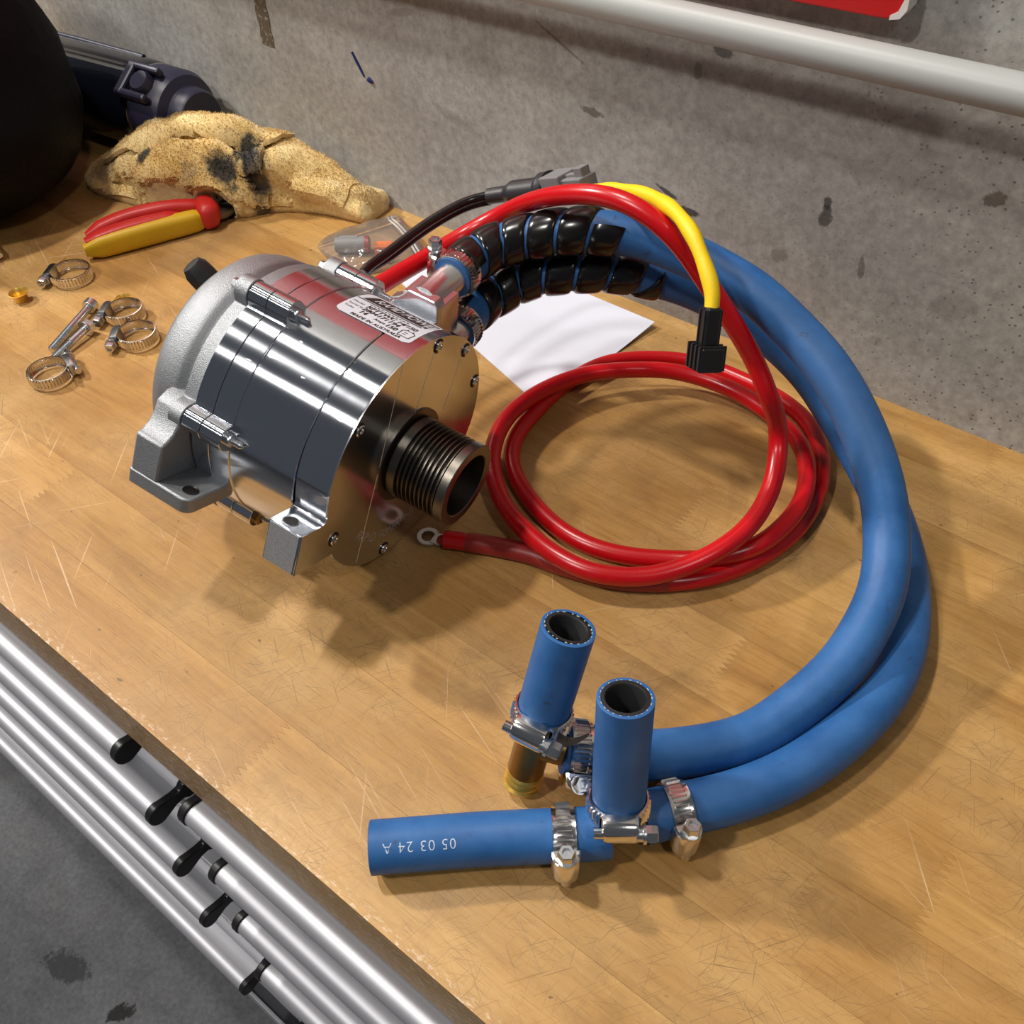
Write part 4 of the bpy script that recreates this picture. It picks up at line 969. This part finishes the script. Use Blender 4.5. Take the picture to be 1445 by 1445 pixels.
tw = empty('towel', (-.86, -.10, 0), 'crumpled yellow terry towel with black grease stains against the wall', 'towel')
# long heap: spine from the bag to the right end; width and height along it
SP = spline([(-1.045, -.140, 0), (-.990, -.122, 0), (-.925, -.098, 0), (-.865, -.070, 0), (-.815, -.046, 0), (-.760, -.032, 0), (-.700, -.024, 0)], 14)
dS = arclen(SP)
def prof(f, tab): return float(np.interp(f, [p[0] for p in tab], [p[1] for p in tab]))
HW = [(0, .034), (.12, .046), (.3, .054), (.5, .050), (.68, .034), (.85, .0245), (1, .020)]
HH = [(0, .026), (.10, .032), (.22, .044), (.34, .066), (.42, .080), (.52, .072), (.62, .058), (.75, .046), (.9, .036), (1, .031)]
FW = [(0, 1.0), (.25, 1.12), (.45, 1.22), (.6, 1.38), (.75, 1.15), (1, 1.0)]      # the front hem lies further out than the back
SOLID = [((-.8385, -.1405, .0150), .0215), ((-.852, -.1490, .0165), .0150), ((-.8345, -.130, .0105), .0140), ((-.8335, -.120, .0100), .0130), ((-.833, -.110, .0090), .0110)]   # plier guard and jaws
def clear_of(p, m=0.0):
    """cloth lies against the bottle and over the pliers instead of passing through them"""
    p = V(*p)
    for c, r in SOLID:
        d = p - V(*c); L = np.linalg.norm(d)
        if L < r + m: p = V(*c) + d/max(L, 1e-6)*(r + m)
    if p[0] < -.936:
        dz = p[2] - .0515; R = .0540 + m
        if abs(dz) < R:
            yc = -.0545 + .0970*(p[0] + 1.012)
            lim = yc - math.sqrt(R*R - dz*dz)
            if p[1] > lim: p[1] = lim
    p[2] = max(p[2], .0005); p[1] = min(p[1], -.003); return p
def heap(f, q, inset=0.0):
    """point of the heap at fraction f of the spine and angle q across (0 front foot .. pi back foot)"""
    s = f*dS[-1]; p = np.array([np.interp(s, dS, SP[:, k]) for k in range(3)]); i = min(np.searchsorted(dS, s), len(SP) - 2); t = nrm(SP[i+1] - SP[i]); sd = V(t[1], -t[0], 0)
    en = math.sqrt(min(1, (f + .004)/.07))*math.sqrt(min(1, (1.012 - f)/.03)); w = prof(f, HW)*(.35 + .65*en); h = prof(f, HH)*en; c, sn = math.cos(q), math.sin(q)
    base = p + sd*w*(prof(f, FW) if c > 0 else 1.0)*abs(c)**.8*np.sign(c) + V(0, 0, h*abs(sn)**.75)
    fold = .0055*math.sin(f*14 + q*2.6 + 1.3*math.sin(q*2)) + .0028*math.sin(f*27 - q*4.1) + .014*fbm(base*28, 4)
    fold *= min(1, sn*2.5 + .12)
    # the deep pleat along the upper front
    pl = math.exp(-((q - (1.15 + .9*(f - .42)))/.10)**2)*max(0, 1 - abs(f - .45)/.22); fold -= .016*pl
    lip = math.exp(-((q - (1.42 + .9*(f - .42)))/.12)**2)*max(0, 1 - abs(f - .45)/.26); fold += .009*lip
    n = nrm(sd*c/w + V(0,0,1)*max(sn, .05)/h); out = base + n*fold*(1 - inset)
    return clear_of(out)
rows = []
NF, NQ = 130, 56
for i in range(NF + 1):
    f = i/NF; rows.append([heap(f, math.pi*j/NQ) for j in range(NQ + 1)])
mb = MB(); mb.grid(rows, wrap=True, cap0=True, cap1=True); W('towel_cloth', mb, M_towel, tw, 180)
# folded-over layers lying on the heap, each with its own thick hem
LAY = {'front': (.27, .665, lambda f: .06, lambda f: 1.02 + .75*(f - .45) + .05*math.sin(f*40), lambda f, v: .0055 + .0035*v),
       'band': (.13, .67, lambda f: 1.22 + .75*(f - .45) + .04*math.sin(f*33), lambda f: 2.3, lambda f, v: .0105 - .006*v),
       'right': (.655, .93, lambda f: .08, lambda f: 2.2, lambda f, v: .0022),
       'tip': (.10, .30, lambda f: .10, lambda f: 1.5 - 1.2*(f - .1), lambda f, v: .0040)}
def layer_pt(k, u, v):
    f0, f1, qa, qb, off = LAY[k]; f = f0 + (f1 - f0)*u; q = qa(f) + (qb(f) - qa(f))*v
    p = heap(f, q); p2 = heap(f, q + .03); p3 = heap(min(f + .006, 1), q); n = np.cross(p2 - p, p3 - p); L = np.linalg.norm(n)
    n = n/L if L > 1e-12 else V(0, 0, 1)
    if n[2] < -.2: n = -n
    r = clear_of(p + n*off(f, v), .0048); r[2] = max(r[2], .0045); r[1] = min(r[1], -.006); return r, n
for k in LAY:
    mb = MB(); mb.grid([[layer_pt(k, i/36, j/24)[0] for j in range(25)] for i in range(37)])
    o = W('towel_fold', mb, M_towel, tw, 180); md = o.modifiers.new('thick', 'SOLIDIFY'); md.thickness = .0045; md.offset = -1
    md = o.modifiers.new('round', 'BEVEL'); md.width = .0016; md.segments = 2; md.limit_method = 'ANGLE'
# terry pile: short loops standing on the cloth
mb = MB(); rr = np.random.RandomState(5)
def loop_at(p, nn):
    d = nrm(nn + rr.randn(3)*.55); s_ = nrm(np.cross(d, rr.randn(3)))*.00045; h = .0013 + .0019*rr.rand()
    p = p - nn*.0004; p = V(p[0], p[1], max(p[2], .0006)); mb.add([p - s_, p + s_, p + d*h], [(0, 1, 2)])
for k in range(16000):
    f, q = rr.rand()*.995, math.acos(1 - 2*rr.rand()*.9)
    p = heap(f, q); p2 = heap(f, q + .03); p3 = heap(min(f + .006, 1), q); nn = np.cross(p2 - p, p3 - p); L = np.linalg.norm(nn)
    if L < 1e-12: continue
    nn = nn/L
    if nn[2] < 0: nn = -nn
    loop_at(p, nn)
for k, cnt in (('front', 9000), ('band', 10000), ('right', 5000), ('tip', 3000)):
    for _ in range(cnt): loop_at(*layer_pt(k, rr.rand(), rr.rand()))
pile = W('terry_pile', mb, M_towel, tw, 0); pile['kind'] = 'stuff'

# ------------------------------------------------------------------ black bag
def bag_mat():
    t = NT('black_nylon'); w = t.coord()
    a = t.noise(w, 14, 4); t.P(Base_Color=t.mix((.0015, .0015, .0018), (.004, .004, .0048), a), Roughness=.6); t.b.inputs['Specular IOR Level'].default_value = .13
    t.bump(t.math('ADD', t.noise(w, 24, 4, .6, .8), t.math('MULTIPLY', t.noise(w, 500, 2), .12)), .5, .006); return t.m
M_bag = bag_mat()
bg = empty('black_bag', (-1.13, -.26, 0), 'large black fabric bag slumped on the worktop against the wall', 'bag')
mb = MB(); rows = []
for i in range(49):
    th = math.pi*i/48; row = []
    for j in range(72):
        ph = 2*math.pi*j/72; c, s = math.cos(ph), math.sin(ph); st_, ct = math.sin(th), math.cos(th)
        ex = .62
        x = .170*abs(st_)**.6*c; y = .150*abs(st_)**.6*s; z = .150*abs(ct)**.7*np.sign(ct)
        p = V(-1.116 + x, -.262 + y, .150 + z); k = 1 + .20*fbm(p*9, 4) + .07*fbm(p*V(14, 14, 34), 3)
        sl_ = .30*max(0, p[2] - .06)
        q = V(-1.116 + x*k - sl_, -.262 + y*k, .150 + z*(1 + .08*fbm(p*8 + 3)))
        q[2] = max(q[2], .0006); q[1] = min(q[1], -.006); row.append(q)
    rows.append(row)
mb.grid(rows, wrap=True, cap0=True, cap1=True); W('bag_body', mb, M_bag, bg, 180)
M_zip = simple('zip_tape', (.02, .02, .022), .4, .2, .2, 300)
mb = MB(); zp = []
for k in range(24):
    q = math.radians(-100 + 110*k/23); zp.append((-1.158 + .172*math.cos(q), -.262 + .152*math.sin(q), .120 + .004*math.sin(k)))
mb.sweep(zp, .0022, 8); W('zip', mb, M_zip, bg, 60)

# ------------------------------------------------------------------ drinks bottle lying against the wall
M_btl = simple('gloss_black_bottle', (.004, .005, .010), .10, 0, .1, 30, coat=.6); M_lid = simple('navy_lid', (.018, .017, .040), .42, 0, .08, 60)
p0, p1 = V(-1.275, -.080, .0515), V(-1.012, -.0545, .0515); ab = nrm(p1 - p0); LB = np.linalg.norm(p1 - p0)
bt = empty('drinks_bottle', (-1.14, -.06, 0), 'glossy black drinks bottle with a navy handled lid lying against the wall', 'bottle')
mb = MB().lathe([(0, 0), (.043, 0), (.0475, .004), (.0505, .012), (.0505, LB - .02), (.0490, LB - .006), (.0455, LB)], p0, ab, 72); W('bottle_body', mb, M_btl, bt, 40)
M_rim = simple('steel_rim', (.55, .56, .58), .25, 1.0)
mb = MB().lathe([(.0480, LB - .0026), (.0490, LB - .001), (.0490, LB + .0014), (.0465, LB + .002)], p0, ab, 72); W('steel_ring', mb, M_rim, bt)
mb = MB().lathe([(.0470, LB + .001), (.0485, LB + .003), (.0482, LB + .034), (.0440, LB + .043), (.034, LB + .048), (.0325, LB + .062), (.0300, LB + .066), (0, LB + .066)], p0, ab, 64); ld = W('lid', mb, M_lid, bt, 35)
_, hu, hw = frame(ab, (-.1, -.55, .8))
at = lambda x, y, z: p0 + ab*(LB + x) + hu*y + hw*z
mb = MB(); mb.box((-.012, .046, -.021), (.000, .0575, .021), lambda p: at(*p)); W('handle_loop', mb, M_lid, ld, 0, bevel=.003)
mb = MB(); mb.box((-.004, .046, -.021), (.036, .0575, -.013), lambda p: at(*p)); W('handle_loop', mb, M_lid, ld, 0, bevel=.003)
mb = MB(); mb.box((-.004, .046, .013), (.036, .0575, .021), lambda p: at(*p)); W('handle_loop', mb, M_lid, ld, 0, bevel=.003)
mb = MB().lathe([(.0125, -.012), (.0135, -.008), (.0135, .012), (.011, .016), (0, .016)], at(.017, .042, 0), hu, 28); W('spout_cap', mb, M_lid, ld, 40)
ba, bb = frame(ab, (-.1, .35, .9))[1:]
mb = MB().sweep([p0 + ab*.02 + ba*.0455, p0 + ab*.12 + ba*.0458, p0 + ab*(LB - .03) + ba*.0455], .004, 10) if False else MB()
mb.sweep([p0 + ab*.01 + ba*.0495, p0 + ab*.12 + ba*.0503, p0 + ab*(LB - .03) + ba*.050], .0032, 10); W('strap', mb, M_lid, bt, 60)

# ------------------------------------------------------------------ lift everything onto the bench height
for o in list(col.objects):
    if o.parent is None and o.type in ('MESH', 'EMPTY'): o.location.z += BZ
